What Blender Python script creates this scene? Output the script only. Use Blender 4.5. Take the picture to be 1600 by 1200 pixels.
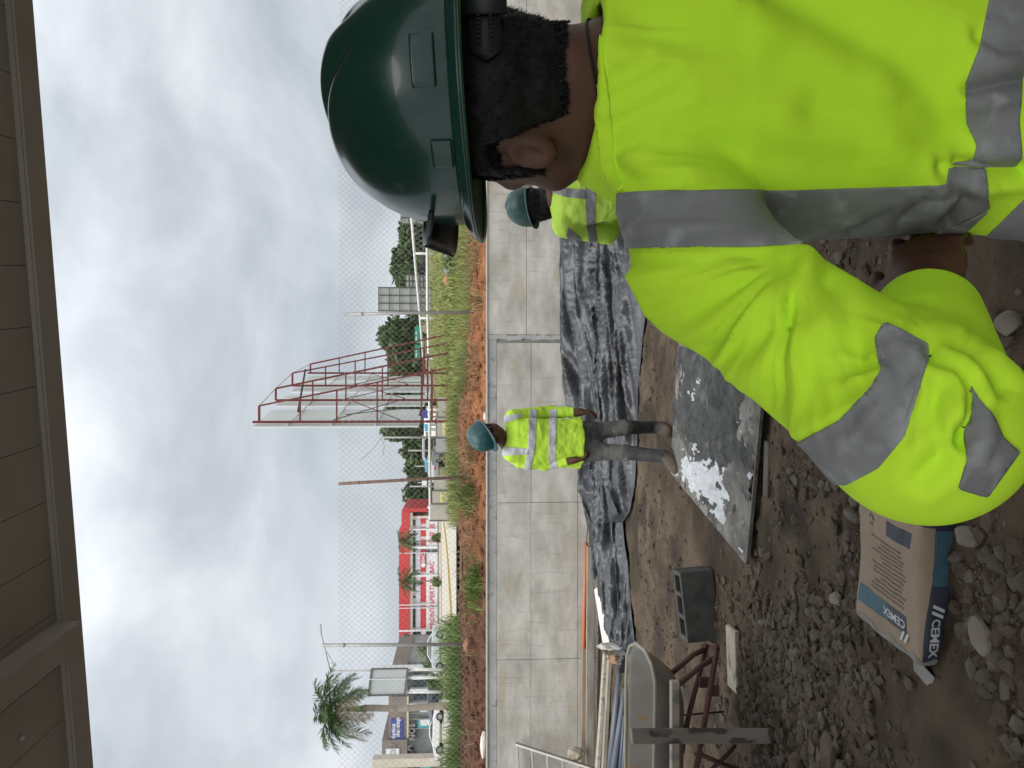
import bpy, bmesh, math, random
import numpy as np
from mathutils import Vector, Matrix
random.seed(7); RNG = np.random.default_rng(7)
S = bpy.context.scene
for o in list(bpy.data.objects): bpy.data.objects.remove(o)
COL = S.collection
R = math.radians
# ------------------------------------------------------------------ camera
F = 1180.0; PITCH = math.atan(70/1180.0); CAMZ = 1.6
cd = bpy.data.cameras.new('camera'); cam = bpy.data.objects.new('camera', cd); COL.objects.link(cam)
fwd = Vector((0, math.cos(PITCH), -math.sin(PITCH))); upv = Vector((0, math.sin(PITCH), math.cos(PITCH)))
rgt = Vector((1, 0, 0))
# the phone was held upright, the picture is stored on its side: image right = world down, image up = world right
M = Matrix((( -upv.x, rgt.x, -fwd.x), (-upv.y, rgt.y, -fwd.y), (-upv.z, rgt.z, -fwd.z))).to_4x4()
M.translation = Vector((0, 0, CAMZ)); cam.matrix_world = M
cd.sensor_fit = 'HORIZONTAL'; cd.sensor_width = 36; cd.lens = F/1600*36
cd.clip_start = 0.05; cd.clip_end = 3000; S.camera = cam
S.render.resolution_x = 1024; S.render.resolution_y = 768
# ------------------------------------------------------------------ world: overcast sky
W = bpy.data.worlds.new('World'); S.world = W; W.use_nodes = True
nt = W.node_tree; N = nt.nodes; L = nt.links; N.clear()
wout = N.new('ShaderNodeOutputWorld'); bg = N.new('ShaderNodeBackground'); bg.inputs[1].default_value = 0.1
sky = N.new('ShaderNodeTexSky'); sky.sky_type = 'NISHITA'; sky.sun_disc = False
SUN_EL, SUN_ROT = R(62), R(200)
sky.sun_elevation = SUN_EL; sky.sun_rotation = SUN_ROT
tc = N.new('ShaderNodeTexCoord'); sep = N.new('ShaderNodeSeparateXYZ'); L.new(tc.outputs['Generated'], sep.inputs[0])
zc = N.new('ShaderNodeMath'); zc.operation = 'MAXIMUM'; zc.inputs[1].default_value = 0.0; L.new(sep.outputs[2], zc.inputs[0])
cmb = N.new('ShaderNodeMapping'); cmb.inputs['Scale'].default_value = (1.0, 1.0, 1.7); cmb.inputs['Location'].default_value = (.35, .1, .62); L.new(tc.outputs['Generated'], cmb.inputs[0])
n1 = N.new('ShaderNodeTexNoise'); n1.inputs['Scale'].default_value = 3.1; n1.inputs['Detail'].default_value = 9; n1.inputs['Roughness'].default_value = 0.53; n1.inputs['Distortion'].default_value = 0.35
L.new(cmb.outputs[0], n1.inputs['Vector'])
r1 = N.new('ShaderNodeValToRGB'); e = r1.color_ramp.elements
e[0].position = 0.36; e[0].color = (3.1, 3.36, 3.62, 1); e[1].position = 0.66; e[1].color = (5.35, 5.55, 5.8, 1)
el = r1.color_ramp.elements.new(0.5); el.color = (4.0, 4.26, 4.53, 1)
L.new(n1.outputs[0], r1.inputs[0])
# overcast dome: brighter towards the zenith, all round
gr = N.new('ShaderNodeMapRange'); gr.inputs[1].default_value = 0.35; gr.inputs[2].default_value = 1.0; gr.inputs[3].default_value = 1.0; gr.inputs[4].default_value = 2.6
L.new(zc.outputs[0], gr.inputs[0])
mu = N.new('ShaderNodeVectorMath'); mu.operation = 'SCALE'; L.new(r1.outputs[0], mu.inputs[0]); L.new(gr.outputs[0], mu.inputs['Scale'])
mx = N.new('ShaderNodeMix'); mx.data_type = 'RGBA'; mx.inputs[0].default_value = 0.94
L.new(sky.outputs[0], mx.inputs[6]); L.new(mu.outputs[0], mx.inputs[7])
L.new(mx.outputs[2], bg.inputs[0]); L.new(bg.outputs[0], wout.inputs[0])
# ------------------------------------------------------------------ sun (veiled)
sd = bpy.data.lights.new('sun', 'SUN'); sd.energy = 1.5; sd.angle = R(50); sd.color = (1, .97, .93)
sun = bpy.data.objects.new('sun', sd); COL.objects.link(sun)
_d = Vector((math.sin(SUN_ROT)*math.cos(SUN_EL), math.cos(SUN_ROT)*math.cos(SUN_EL), math.sin(SUN_EL)))
sun.rotation_euler = _d.to_track_quat('Z', 'Y').to_euler()
S.view_settings.view_transform = 'Standard'; S.view_settings.look = 'None'
S.view_settings.exposure = 0.72; S.view_settings.gamma = 1; S.view_settings.use_curve_mapping = False

# ------------------------------------------------------------------ pixels of the photograph <-> world
def ray(x, y):
    d = fwd + rgt*((600-y)/F) + upv*((800-x)/F)
    return d/d.y
def P(x, y, d):
    r = ray(x, y); return Vector((r.x*d, d, CAMZ+r.z*d))
def proj(p):
    p = np.asarray(p, dtype=float); q = p-np.array([0, 0, CAMZ])
    f = q@np.array(fwd); u = q@np.array(rgt)/f; v = q@np.array(upv)/f
    return 800-v*F, 600-u*F
def tmpn(): pass
# ------------------------------------------------------------------ numpy value noise
_perm = RNG.permutation(512).astype(np.int64); _perm = np.concatenate([_perm, _perm, _perm, _perm])
_rv = RNG.random(512)*2-1
def vnoise(p):
    p = np.asarray(p, dtype=np.float64); i = np.floor(p).astype(np.int64); f = p-i; f = f*f*(3-2*f); i &= 511
    def h(a, b, c): return _rv[_perm[_perm[_perm[a & 511]+(b & 511)]+(c & 511)] & 511]
    x, y, z = i[..., 0], i[..., 1], i[..., 2]; fx, fy, fz = f[..., 0], f[..., 1], f[..., 2]
    def l(a, b, t): return a+(b-a)*t
    return l(l(l(h(x, y, z), h(x+1, y, z), fx), l(h(x, y+1, z), h(x+1, y+1, z), fx), fy),
             l(l(h(x, y, z+1), h(x+1, y, z+1), fx), l(h(x, y+1, z+1), h(x+1, y+1, z+1), fx), fy), fz)
def fbm(p, o=4):
    p = np.asarray(p, dtype=np.float64); s = 0; a = 1.0; t = 0
    for k in range(o): s = s+a*vnoise(p*2**k+17.3*k); t += a; a *= .5
    return s/t
def sstep(a, b, x):
    t = np.clip((np.asarray(x, dtype=float)-a)/(b-a), 0, 1); return t*t*(3-2*t)
# ------------------------------------------------------------------ materials
MATS = {}
def mat(name, c1, c2=None, scale=4, rough=.8, bump=0., bscale=None, metal=0., detail=6, ramp=(.35, .65), stretch=None,
        c3=None, s3=30, m3=(.6, .7), spec=.4, emit=None, coat=0., bdist=.01, obj=False, wear=None):
    m = bpy.data.materials.new(name); m.use_nodes = True; t = m.node_tree; n = t.nodes; l = t.links
    b = n['Principled BSDF']; b.inputs['Roughness'].default_value = rough; b.inputs['Metallic'].default_value = metal
    b.inputs['Specular IOR Level'].default_value = spec; b.inputs['Coat Weight'].default_value = coat
    b.inputs['Base Color'].default_value = (*c1, 1)
    if obj: g = n.new('ShaderNodeTexCoord'); vec = g.outputs['Object']
    else: g = n.new('ShaderNodeNewGeometry'); vec = g.outputs['Position']
    if stretch:
        mp = n.new('ShaderNodeMapping'); mp.inputs['Scale'].default_value = stretch; l.new(vec, mp.inputs[0]); vec = mp.outputs[0]
    col = None
    if c2:
        nz = n.new('ShaderNodeTexNoise'); nz.inputs['Scale'].default_value = scale; nz.inputs['Detail'].default_value = detail; nz.inputs['Roughness'].default_value = .6
        l.new(vec, nz.inputs['Vector']); rp = n.new('ShaderNodeValToRGB')
        rp.color_ramp.elements[0].position = ramp[0]; rp.color_ramp.elements[1].position = ramp[1]
        rp.color_ramp.elements[0].color = (*c1, 1); rp.color_ramp.elements[1].color = (*c2, 1)
        l.new(nz.outputs[0], rp.inputs[0]); col = rp.outputs[0]
    if c3:
        nz = n.new('ShaderNodeTexNoise'); nz.inputs['Scale'].default_value = s3; nz.inputs['Detail'].default_value = 5
        l.new(vec, nz.inputs['Vector']); mr = n.new('ShaderNodeMapRange'); mr.inputs[1].default_value = m3[0]; mr.inputs[2].default_value = m3[1]
        l.new(nz.outputs[0], mr.inputs[0]); mi = n.new('ShaderNodeMix'); mi.data_type = 'RGBA'; l.new(mr.outputs[0], mi.inputs[0])
        if col is not None: l.new(col, mi.inputs[6])
        else: mi.inputs[6].default_value = (*c1, 1)
        mi.inputs[7].default_value = (*c3, 1); col = mi.outputs[2]
    if col is not None: l.new(col, b.inputs['Base Color'])
    if bump:
        nb = n.new('ShaderNodeTexNoise'); nb.inputs['Scale'].default_value = bscale or scale*6; nb.inputs['Detail'].default_value = 6; nb.inputs['Roughness'].default_value = .65
        l.new(vec, nb.inputs['Vector']); bp = n.new('ShaderNodeBump'); bp.inputs['Strength'].default_value = bump; bp.inputs['Distance'].default_value = bdist
        l.new(nb.outputs[0], bp.inputs['Height']); l.new(bp.outputs[0], b.inputs['Normal'])
    if emit: b.inputs['Emission Color'].default_value = (*emit, 1); b.inputs['Emission Strength'].default_value = 1
    MATS[name] = m; return m
# ------------------------------------------------------------------ mesh builder
class MB:
    def __init__(s): s.v = []; s.f = []; s.mi = []; s.cur = 0
    def add(s, vs, fs):
        b = len(s.v); s.v.extend([tuple(p) for p in vs]); s.f.extend([tuple(b+i for i in f) for f in fs]); s.mi.extend([s.cur]*len(fs)); return s
    def box(s, c, size, rot=None, bev=0):
        hx, hy, hz = [k/2 for k in size]; c = Vector(c)
        if bev:
            e = bev; vs = []; fs = []
            bm = bmesh.new(); bmesh.ops.create_cube(bm, size=1)
            for v in bm.verts: v.co = Vector((v.co.x*size[0], v.co.y*size[1], v.co.z*size[2]))
            bmesh.ops.bevel(bm, geom=list(bm.edges), offset=e, segments=1, affect='EDGES')
            bm.verts.index_update()
            vs = [v.co.copy() for v in bm.verts]; fs = [[v.index for v in f.verts] for f in bm.faces]; bm.free()
        else:
            vs = [Vector((x*hx, y*hy, z*hz)) for x in (-1, 1) for y in (-1, 1) for z in (-1, 1)]
            fs = [(0, 1, 3, 2), (4, 6, 7, 5), (0, 4, 5, 1), (2, 3, 7, 6), (0, 2, 6, 4), (1, 5, 7, 3)]
        if rot is not None: vs = [rot@v for v in vs]
        return s.add([c+v for v in vs], fs)
    def bar(s, a, b, w, h=None, up=(0, 0, 1), bev=0):
        a = Vector(a); b = Vector(b); h = h or w; d = (b-a); ln = d.length; d.normalize(); up = Vector(up)
        if abs(d.dot(up)) > .98: up = Vector((0, 1, 0)) if abs(d.y) < .9 else Vector((1, 0, 0))
        sx = d.cross(up).normalized(); u = sx.cross(d).normalized()
        return s.box((a+b)/2, (w, ln, h), Matrix((sx, d, u)).transposed(), bev)
    def tube(s, pts, r, n=8, cap=True):
        pts = [Vector(p) for p in pts]; m = len(pts); rs = r if isinstance(r, (list, tuple)) else [r]*m; rings = []
        prev = None
        for i, p in enumerate(pts):
            t = (pts[min(i+1, m-1)]-pts[max(i-1, 0)]).normalized()
            if prev is None: a = t.orthogonal().normalized()
            else:
                a = prev-t*prev.dot(t)
                a = a.normalized() if a.length > 1e-6 else t.orthogonal().normalized()
            prev = a; b = t.cross(a)
            rings.append([p+(a*math.cos(2*math.pi*k/n)+b*math.sin(2*math.pi*k/n))*rs[i] for k in range(n)])
        vs = [q for g in rings for q in g]; fs = []
        for i in range(m-1):
            for k in range(n): fs.append((i*n+k, i*n+(k+1) % n, (i+1)*n+(k+1) % n, (i+1)*n+k))
        if cap: fs.append(tuple(reversed(range(n)))); fs.append(tuple(range((m-1)*n, m*n)))
        return s.add(vs, fs)
    def prism(s, poly, ax, off, thick):      # poly in a plane: ax(u,v,w)->world ; extruded from off to off+thick
        n = len(poly); vs = [ax(u, v, off) for u, v in poly]+[ax(u, v, off+thick) for u, v in poly]
        fs = [tuple(range(n)), tuple(reversed(range(n, 2*n)))]+[(i, n+i, n+(i+1) % n, (i+1) % n) for i in range(n)]
        return s.add(vs, fs)
    def build(s, name, m, parent=None, smooth=False, off=None, fixn=True):
        me = bpy.data.meshes.new(name)
        vs = s.v if off is None else [(x-off[0], y-off[1], z-off[2]) for x, y, z in s.v]
        me.from_pydata(vs, [], s.f)
        ms = m if isinstance(m, (list, tuple)) else [m]
        for q in ms: me.materials.append(q)
        if len(ms) > 1: me.polygons.foreach_set('material_index', s.mi)
        if fixn:
            bm = bmesh.new(); bm.from_mesh(me); bmesh.ops.recalc_face_normals(bm, faces=bm.faces); bm.to_mesh(me); bm.free()
        if smooth: me.polygons.foreach_set('use_smooth', [True]*len(me.polygons))
        me.update(); o = bpy.data.objects.new(name, me); COL.objects.link(o)
        if parent: o.parent = parent
        return o
def np_obj(name, v, f, m, parent=None, smooth=True, off=None):
    v = np.asarray(v, dtype=np.float32); f = np.asarray(f, dtype=np.int32)
    if off is not None: v = v-np.array(off, dtype=np.float32)
    me = bpy.data.meshes.new(name); k = f.shape[1]
    me.vertices.add(len(v)); me.vertices.foreach_set('co', v.ravel())
    me.loops.add(f.size); me.loops.foreach_set('vertex_index', f.ravel())
    me.polygons.add(len(f)); me.polygons.foreach_set('loop_start', np.arange(0, f.size, k, dtype=np.int32)); me.polygons.foreach_set('loop_total', np.full(len(f), k, dtype=np.int32))
    me.update(calc_edges=True); me.validate()
    for q in (m if isinstance(m, (list, tuple)) else [m]): me.materials.append(q)
    me.polygons.foreach_set('use_smooth', [bool(smooth)]*len(me.polygons))
    o = bpy.data.objects.new(name, me); COL.objects.link(o)
    if parent: o.parent = parent
    return o
def tag(o, label=None, cat=None, group=None, kind=None):
    if label: o['label'] = label
    if cat: o['category'] = cat
    if group: o['group'] = group
    if kind: o['kind'] = kind
    return o
def thing(name, label, cat, loc=(0, 0, 0), rotz=0, group=None):
    o = bpy.data.objects.new(name, None); COL.objects.link(o); o.empty_display_size = .1
    o.location = loc; o.rotation_euler = (0, 0, rotz); return tag(o, label, cat, group)
def solo(name, mb, m, label, cat, group=None, smooth=False, kind=None):
    vs = np.array(mb.v); c = (vs.min(0)+vs.max(0))/2; base = (c[0], c[1], vs[:, 2].min())
    o = mb.build(name, m, None, smooth, off=base); o.location = base; return tag(o, label, cat, group, kind)
def dup(root, loc, rotz=None, label=None, scale=None):
    r = root.copy(); COL.objects.link(r); r.location = loc
    if rotz is not None: r.rotation_euler = (0, 0, rotz)
    if label: r['label'] = label
    if scale: r.scale = (scale,)*3
    for ch in list(root.children):
        c = ch.copy(); COL.objects.link(c); c.parent = r
        for g in list(ch.children):
            d = g.copy(); COL.objects.link(d); d.parent = c
    return r
def text_mesh(name, body, size, m, mtx, parent=None, depth=.002, bold=0.0, off=None):
    cu = bpy.data.curves.new(name, 'FONT'); cu.body = body; cu.size = size; cu.extrude = depth; cu.offset = bold
    cu.align_x = 'CENTER'; cu.align_y = 'CENTER'; cu.resolution_u = 2
    t = bpy.data.objects.new(name+'_curve', cu); COL.objects.link(t)
    dg = bpy.context.evaluated_depsgraph_get(); me = bpy.data.meshes.new_from_object(t.evaluated_get(dg))
    bpy.data.objects.remove(t); bpy.data.curves.remove(cu)
    me.name = name; me.transform(mtx)
    if off is not None: me.transform(Matrix.Translation(-Vector(off)))
    me.materials.clear(); me.materials.append(m)
    o = bpy.data.objects.new(name, me); COL.objects.link(o)
    if parent: o.parent = parent
    return o
def frame_mtx(loc, xdir, zdir):      # text frame: reading direction xdir, facing zdir
    x = Vector(xdir).normalized(); z = Vector(zdir).normalized(); y = z.cross(x).normalized(); x = y.cross(z)
    m = Matrix((x, y, z)).transposed().to_4x4(); m.translation = Vector(loc); return m
# ------------------------------------------------------------------ implicit surfaces -> mesh (surface nets)
def sdf_mesh(fn, lo, hi, h, iters=3, sub=0):
    lo = np.array(lo, float); hi = np.array(hi, float); n = np.ceil((hi-lo)/h).astype(int)+1
    gx, gy, gz = [lo[i]+h*np.arange(n[i]) for i in range(3)]
    st = 4; nc = [(k-1)//st+2 for k in n]; cx = [lo[i]+h*st*np.arange(nc[i]) for i in range(3)]
    val = np.empty(n, dtype=np.float32); cv_ = np.empty(nc, dtype=np.float32)
    for a in range(0, nc[0], 8):
        X, Y, Z = np.meshgrid(cx[0][a:a+8], cx[1], cx[2], indexing='ij'); cv_[a:a+8] = fn(np.stack([X, Y, Z], -1))
    near_ = np.abs(cv_) < h*st*3.2
    ii = [np.minimum((np.arange(n[i])+st//2)//st, nc[i]-1) for i in range(3)]
    val = cv_[np.ix_(*ii)].copy(); mk = near_[np.ix_(*ii)]; w_ = np.argwhere(mk)
    for a in range(0, len(w_), 400000):
        q = w_[a:a+400000]; val[q[:, 0], q[:, 1], q[:, 2]] = fn(lo+h*q)
    s = val < 0; c = [(i, j, k) for i in (0, 1) for j in (0, 1) for k in (0, 1)]
    cnt = sum(s[i:n[0]-1+i, j:n[1]-1+j, k:n[2]-1+k].astype(np.int8) for i, j, k in c)
    act = (cnt > 0) & (cnt < 8); idx = np.argwhere(act); vid = -np.ones(act.shape, dtype=np.int64); vid[act] = np.arange(len(idx))
    cv = {q: val[idx[:, 0]+q[0], idx[:, 1]+q[1], idx[:, 2]+q[2]] for q in c}
    acc = np.zeros((len(idx), 3)); num = np.zeros(len(idx))
    for q in c:
        for ax in range(3):
            if q[ax] == 0:
                w = list(q); w[ax] = 1; w = tuple(w); fa, fb = cv[q], cv[w]; m = (fa < 0) != (fb < 0)
                t = np.where(m, fa/np.where(m, fa-fb, 1), 0); p = np.tile(np.array(q, float), (len(idx), 1)); p[:, ax] = t
                acc += p*m[:, None]; num += m
    V = lo+h*(idx+acc/num[:, None]); Fs = []
    for ax in range(3):
        sl0 = [slice(None)]*3; sl1 = [slice(None)]*3; sl0[ax] = slice(0, -1); sl1[ax] = slice(1, None)
        x = s[tuple(sl0)] != s[tuple(sl1)]; e = np.argwhere(x); b, d = [(1, 2), (2, 0), (0, 1)][ax]
        ok = (e[:, b] > 0) & (e[:, d] > 0) & (e[:, b] < n[b]-1) & (e[:, d] < n[d]-1); e = e[ok]
        inside = s[tuple(e.T)]
        def cell(db, dd):
            q = e.copy(); q[:, b] += db; q[:, d] += dd; return vid[tuple(q.T)]
        qd = np.stack([cell(-1, -1), cell(0, -1), cell(0, 0), cell(-1, 0)], 1); qd[~inside] = qd[~inside][:, ::-1]; Fs.append(qd)
    Fq = np.concatenate(Fs)
    def project(V, k):
        for _ in range(k):
            f0 = fn(V); g = np.stack([(fn(V+d)-fn(V-d)) for d in np.eye(3)*h*.25], -1)/(h*.5)
            V = V-g*np.clip(f0/np.maximum((g*g).sum(-1), .05), -h, h)[:, None]*.8
        return V
    V = project(V, iters)
    for _ in range(sub):
        V, Fq = subdiv(V, Fq); V = project(V, 1)
    return V, Fq
def subdiv(V, Q):
    n = len(V); e = np.sort(np.stack([Q, np.roll(Q, -1, 1)], -1).reshape(-1, 2), 1)
    ue, inv = np.unique(e, axis=0, return_inverse=True); inv = inv.reshape(-1, 4)
    mid = V[ue].mean(1); fc = V[Q].mean(1); ei = inv+n; fi = np.arange(len(Q))+n+len(ue)
    nq = np.concatenate([np.stack([Q[:, k], ei[:, k], fi, ei[:, (k+3) % 4]], 1) for k in range(4)])
    return np.concatenate([V, mid, fc]), nq
def vnormals(V, Fq):
    t = np.zeros_like(V); a = np.cross(V[Fq[:, 2]]-V[Fq[:, 0]], V[Fq[:, -1]]-V[Fq[:, 1]])
    for k in range(Fq.shape[1]): np.add.at(t, Fq[:, k], a)
    return t/np.maximum(np.linalg.norm(t, axis=1), 1e-12)[:, None]
def smooth_mesh(V, Q, it=1, lam=.5):
    e = np.concatenate([np.stack([Q[:, k], Q[:, (k+1) % Q.shape[1]]], 1) for k in range(Q.shape[1])])
    for _ in range(it):
        s = np.zeros_like(V); c = np.zeros(len(V)); np.add.at(s, e[:, 0], V[e[:, 1]]); np.add.at(c, e[:, 0], 1)
        V = V+lam*(s/np.maximum(c, 1)[:, None]-V)
    return V
def clip_tris(V, T, A, f):
    """keep f>0 ; A = per-vertex extra attributes carried along (n,k)"""
    pos = f > 0; k = pos[T].sum(1); keep = [T[k == 3]]; nv = []; na = []; nf = []; base = len(V); cache = {}
    def cut(a, b):
        key = (a, b) if a < b else (b, a)
        if key not in cache:
            t = f[a]/(f[a]-f[b]); cache[key] = base+len(nv); nv.append(V[a]+(V[b]-V[a])*t); na.append(A[a]+(A[b]-A[a])*t)
        return cache[key]
    for t in T[(k == 1) | (k == 2)]:
        for r in range(3):
            a, b, c = int(t[r]), int(t[(r+1) % 3]), int(t[(r+2) % 3])
            if pos[a] and not pos[b] and not pos[c]: nf.append((a, cut(a, b), cut(a, c))); break
            if pos[a] and pos[b] and not pos[c]:
                x, y = cut(b, c), cut(a, c); nf.append((a, b, x)); nf.append((a, x, y)); break
    T2 = np.concatenate(keep+[np.array(nf, dtype=np.int64).reshape(-1, 3)]) if nf else keep[0]
    if nv: V = np.concatenate([V, np.array(nv)]); A = np.concatenate([A, np.array(na)])
    u, inv = np.unique(T2, return_inverse=True); return V[u], inv.reshape(-1, 3), A[u]
def q2t(Q): return np.concatenate([Q[:, [0, 1, 2]], Q[:, [0, 2, 3]]])
def band(name, V, Q, Nn, fields, m, parent, lift=.0012, off=None):
    """a strip of cloth sewn on a garment: the garment's surface between given limits, lifted, with thickness"""
    T = q2t(Q); A = Nn.copy(); W = V
    for fn in fields:
        if len(T) == 0: return None
        W, T, A = clip_tris(W, T, A, fn(W))
    if len(T) == 0: return None
    o = np_obj(name, W+A*lift, T, m, parent, True, off)
    md = o.modifiers.new('s', 'SOLIDIFY'); md.thickness = lift+.001; md.offset = -1
    return o
def capsule(p, a, b, ra, rb):
    a = np.asarray(a, float); b = np.asarray(b, float); d = b-a; t = np.clip(((p-a)@d)/max(d@d, 1e-9), 0, 1)
    q = p-a-t[..., None]*d; return np.sqrt((q*q).sum(-1))-(ra+(rb-ra)*t)
def ellip(p, c, r, Rm=None):
    q = p-np.asarray(c, float)
    if Rm is not None: q = q@np.asarray(Rm, float)
    r = np.asarray(r, float); k = np.sqrt(((q/r)**2).sum(-1)); k2 = np.sqrt(((q/(r*r))**2).sum(-1)); return k*(k-1)/np.maximum(k2, 1e-6)
def smin(a, b, k):
    h = np.clip(.5+.5*(b-a)/k, 0, 1); return b+(a-b)*h-k*h*(1-h)
def smax(a, b, k): return -smin(-a, -b, k)
# ================================================================== terrain
KS = [(-60, 0), (2, 0), (6.8, -.25), (11.4, -.36), (30, -.36)]
def site_z(X, Y): return np.interp(Y, [k[0] for k in KS], [k[1] for k in KS])
VL = [(13, 722), (20, 718), (30, 712), (40, 706), (60, 697), (85, 690), (110, 686), (200, 682), (900, 676)]
VR = [(13, 737), (20, 718), (30, 705), (45, 690), (60, 680), (80, 671), (100, 667), (200, 664), (900, 660)]
def far_z(X, Y):
    X = np.asarray(X, float); Y = np.asarray(Y, float); s = X/np.maximum(Y, 5)
    l = np.interp(Y, [k[0] for k in VL], [k[1] for k in VL]); r = np.interp(Y, [k[0] for k in VR], [k[1] for k in VR])
    v = l+(r-l)*sstep(-.06, .05, s); return CAMZ+Y*(730-v)/F
WALL_Y = 11.3; WALL_T = .24; CREST = 13.3
WALL_TOP = float(P(761, 600, WALL_Y).z)
def berm_z(X, Y):
    t = np.clip((np.asarray(Y, float)-(WALL_Y+WALL_T))/(CREST-WALL_Y-WALL_T), 0, 1.0)
    z0 = WALL_TOP-.04; zc = far_z(X, np.maximum(Y, CREST)); e = 1-(1-t)**1.7
    return z0+(zc-z0)*e
def H(X, Y):
    X = np.asarray(X, float); Y = np.asarray(Y, float)
    return np.where(Y < WALL_Y+.1, site_z(X, Y), np.where(Y < CREST, berm_z(X, Y), far_z(X, Y)))
def G(x, y, ymin=1.2, ymax=400, up=0.0):
    """where the line of sight of a photo pixel meets the ground"""
    r = ray(x, y); Y = np.concatenate([np.arange(ymin, 30, .02), np.arange(30, ymax, .25)])
    d = CAMZ+r.z*Y-(H(r.x*Y, Y)+up); k = np.argmax(d < 0) if (d < 0).any() else len(Y)-1
    q = float(Y[k]); return Vector((r.x*q, q, float(H(r.x*q, q))+up))
def grid_obj(name, xs, ys, zfun, m, smooth=True, parent=None):
    X, Y = np.meshgrid(xs, ys, indexing='ij'); Z = zfun(X, Y); v = np.stack([X, Y, Z], -1).reshape(-1, 3)
    n, k = len(xs), len(ys); i, j = np.meshgrid(np.arange(n-1), np.arange(k-1), indexing='ij'); a = (i*k+j).ravel()
    f = np.stack([a, a+k, a+k+1, a+1], 1); return np_obj(name, v, f, m, parent, smooth)
# ---- materials of the setting
m_dirt = mat('dirt', (.064, .047, .032), (.138, .102, .069), 2.3, .95, 1.0, 55, c3=(.052, .040, .030), s3=2.1, m3=(.50, .64), spec=.15, bdist=.02)
m_soil = mat('red_soil', (.075, .039, .025), (.175, .088, .052), 5, .95, .8, 30, c3=(.10, .055, .035), s3=9, m3=(.55, .7), spec=.1, bdist=.03)
t_ = m_soil.node_tree; b_ = t_.nodes['Principled BSDF']; src = b_.inputs['Base Color'].links[0].from_socket
g_ = t_.nodes.new('ShaderNodeNewGeometry'); sp_ = t_.nodes.new('ShaderNodeSeparateXYZ'); t_.links.new(g_.outputs['Position'], sp_.inputs[0])
nn_ = t_.nodes.new('ShaderNodeTexNoise'); nn_.inputs['Scale'].default_value = .9; ad_ = t_.nodes.new('ShaderNodeMath'); ad_.operation = 'MULTIPLY_ADD'; t_.links.new(nn_.outputs[0], ad_.inputs[0]); ad_.inputs[1].default_value = 2.5; t_.links.new(sp_.outputs[0], ad_.inputs[2])
mr_ = t_.nodes.new('ShaderNodeMapRange'); mr_.inputs[1].default_value = -3.2; mr_.inputs[2].default_value = .6; t_.links.new(ad_.outputs[0], mr_.inputs[0])
mi_ = t_.nodes.new('ShaderNodeMix'); mi_.data_type = 'RGBA'; mi_.blend_type = 'MULTIPLY'; mi_.inputs[0].default_value = 1; t_.links.new(src, mi_.inputs[6])
rp_ = t_.nodes.new('ShaderNodeMix'); rp_.data_type = 'RGBA'; rp_.inputs[6].default_value = (.80, .82, .85, 1); rp_.inputs[7].default_value = (1.9, 1.62, 1.25, 1); t_.links.new(mr_.outputs[0], rp_.inputs[0]); t_.links.new(rp_.outputs[2], mi_.inputs[7]); t_.links.new(mi_.outputs[2], b_.inputs['Base Color'])
m_field = mat('field_ground', (.12, .135, .045), (.22, .19, .085), .9, .95, .4, 12, spec=.1)
m_conc = mat('wall_concrete', (.37, .35, .305), (.58, .555, .495), 1.5, .85, .3, 40, c3=(.42, .365, .28), s3=2.0, m3=(.54, .76), stretch=(1, 1, 2.2), spec=.25, bdist=.004)
m_conc2 = mat('wall_concrete_grey', (.33, .33, .32), (.46, .455, .43), 2.5, .85, .4, 50, c3=(.22, .22, .21), s3=5, m3=(.6, .7), spec=.25, bdist=.006)
m_core = mat('wall_core', (.22, .21, .19), (.30, .285, .26), 6, .9, .5, 60)
m_pave = mat('pavement', (.42, .38, .31), (.50, .46, .39), .6, .9, .15, 10, spec=.2)
m_ypaint = mat('yellow_paint', (.62, .45, .10), (.50, .40, .18), 3, .7)
m_wpaint = mat('white_paint', (.72, .72, .70), (.60, .60, .58), 3, .7)
m_roof = mat('roof_sheet', (.33, .29, .245), (.38, .34, .285), 1.2, .6, .06, 30, spec=.3)
m_beam = mat('roof_beam', (.33, .295, .25), (.39, .345, .295), 2.0, .6, .08, 30, spec=.3)
m_screw = mat('zinc_screw', (.6, .6, .58), rough=.4, metal=.6)
def extra(m, c, scale, stretch, lo, hi, fac=1.0):
    t = m.node_tree; b = t.nodes['Principled BSDF']; src = b.inputs['Base Color'].links[0].from_socket; g = t.nodes.new('ShaderNodeNewGeometry'); mp = t.nodes.new('ShaderNodeMapping'); mp.inputs['Scale'].default_value = stretch; t.links.new(g.outputs['Position'], mp.inputs[0])
    nz = t.nodes.new('ShaderNodeTexNoise'); nz.inputs['Scale'].default_value = scale; nz.inputs['Detail'].default_value = 6; nz.inputs['Roughness'].default_value = .65; t.links.new(mp.outputs[0], nz.inputs['Vector'])
    mr = t.nodes.new('ShaderNodeMapRange'); mr.inputs[1].default_value = lo; mr.inputs[2].default_value = hi; mr.inputs[4].default_value = fac; t.links.new(nz.outputs[0], mr.inputs[0]); mi = t.nodes.new('ShaderNodeMix'); mi.data_type = 'RGBA'; t.links.new(mr.outputs[0], mi.inputs[0]); t.links.new(src, mi.inputs[6]); mi.inputs[7].default_value = (*c, 1); t.links.new(mi.outputs[2], b.inputs['Base Color'])
extra(m_conc, (.27, .255, .225), 3.0, (6, 1, .5), .56, .74, .7); extra(m_conc, (.17, .16, .145), 16, (1, 1, 2.5), .64, .70, .8); extra(m_conc, (.62, .60, .55), 5, (1, 1, 3), .60, .75, .6)
extra(m_conc2, (.16, .16, .155), 4, (2, 1, 1), .58, .7, .7); extra(m_roof, (.24, .205, .17), 1.6, (1, .5, 1), .55, .72, .6); extra(m_roof, (.20, .17, .14), 30, (1, 1, 1), .68, .72, .6)
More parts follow.
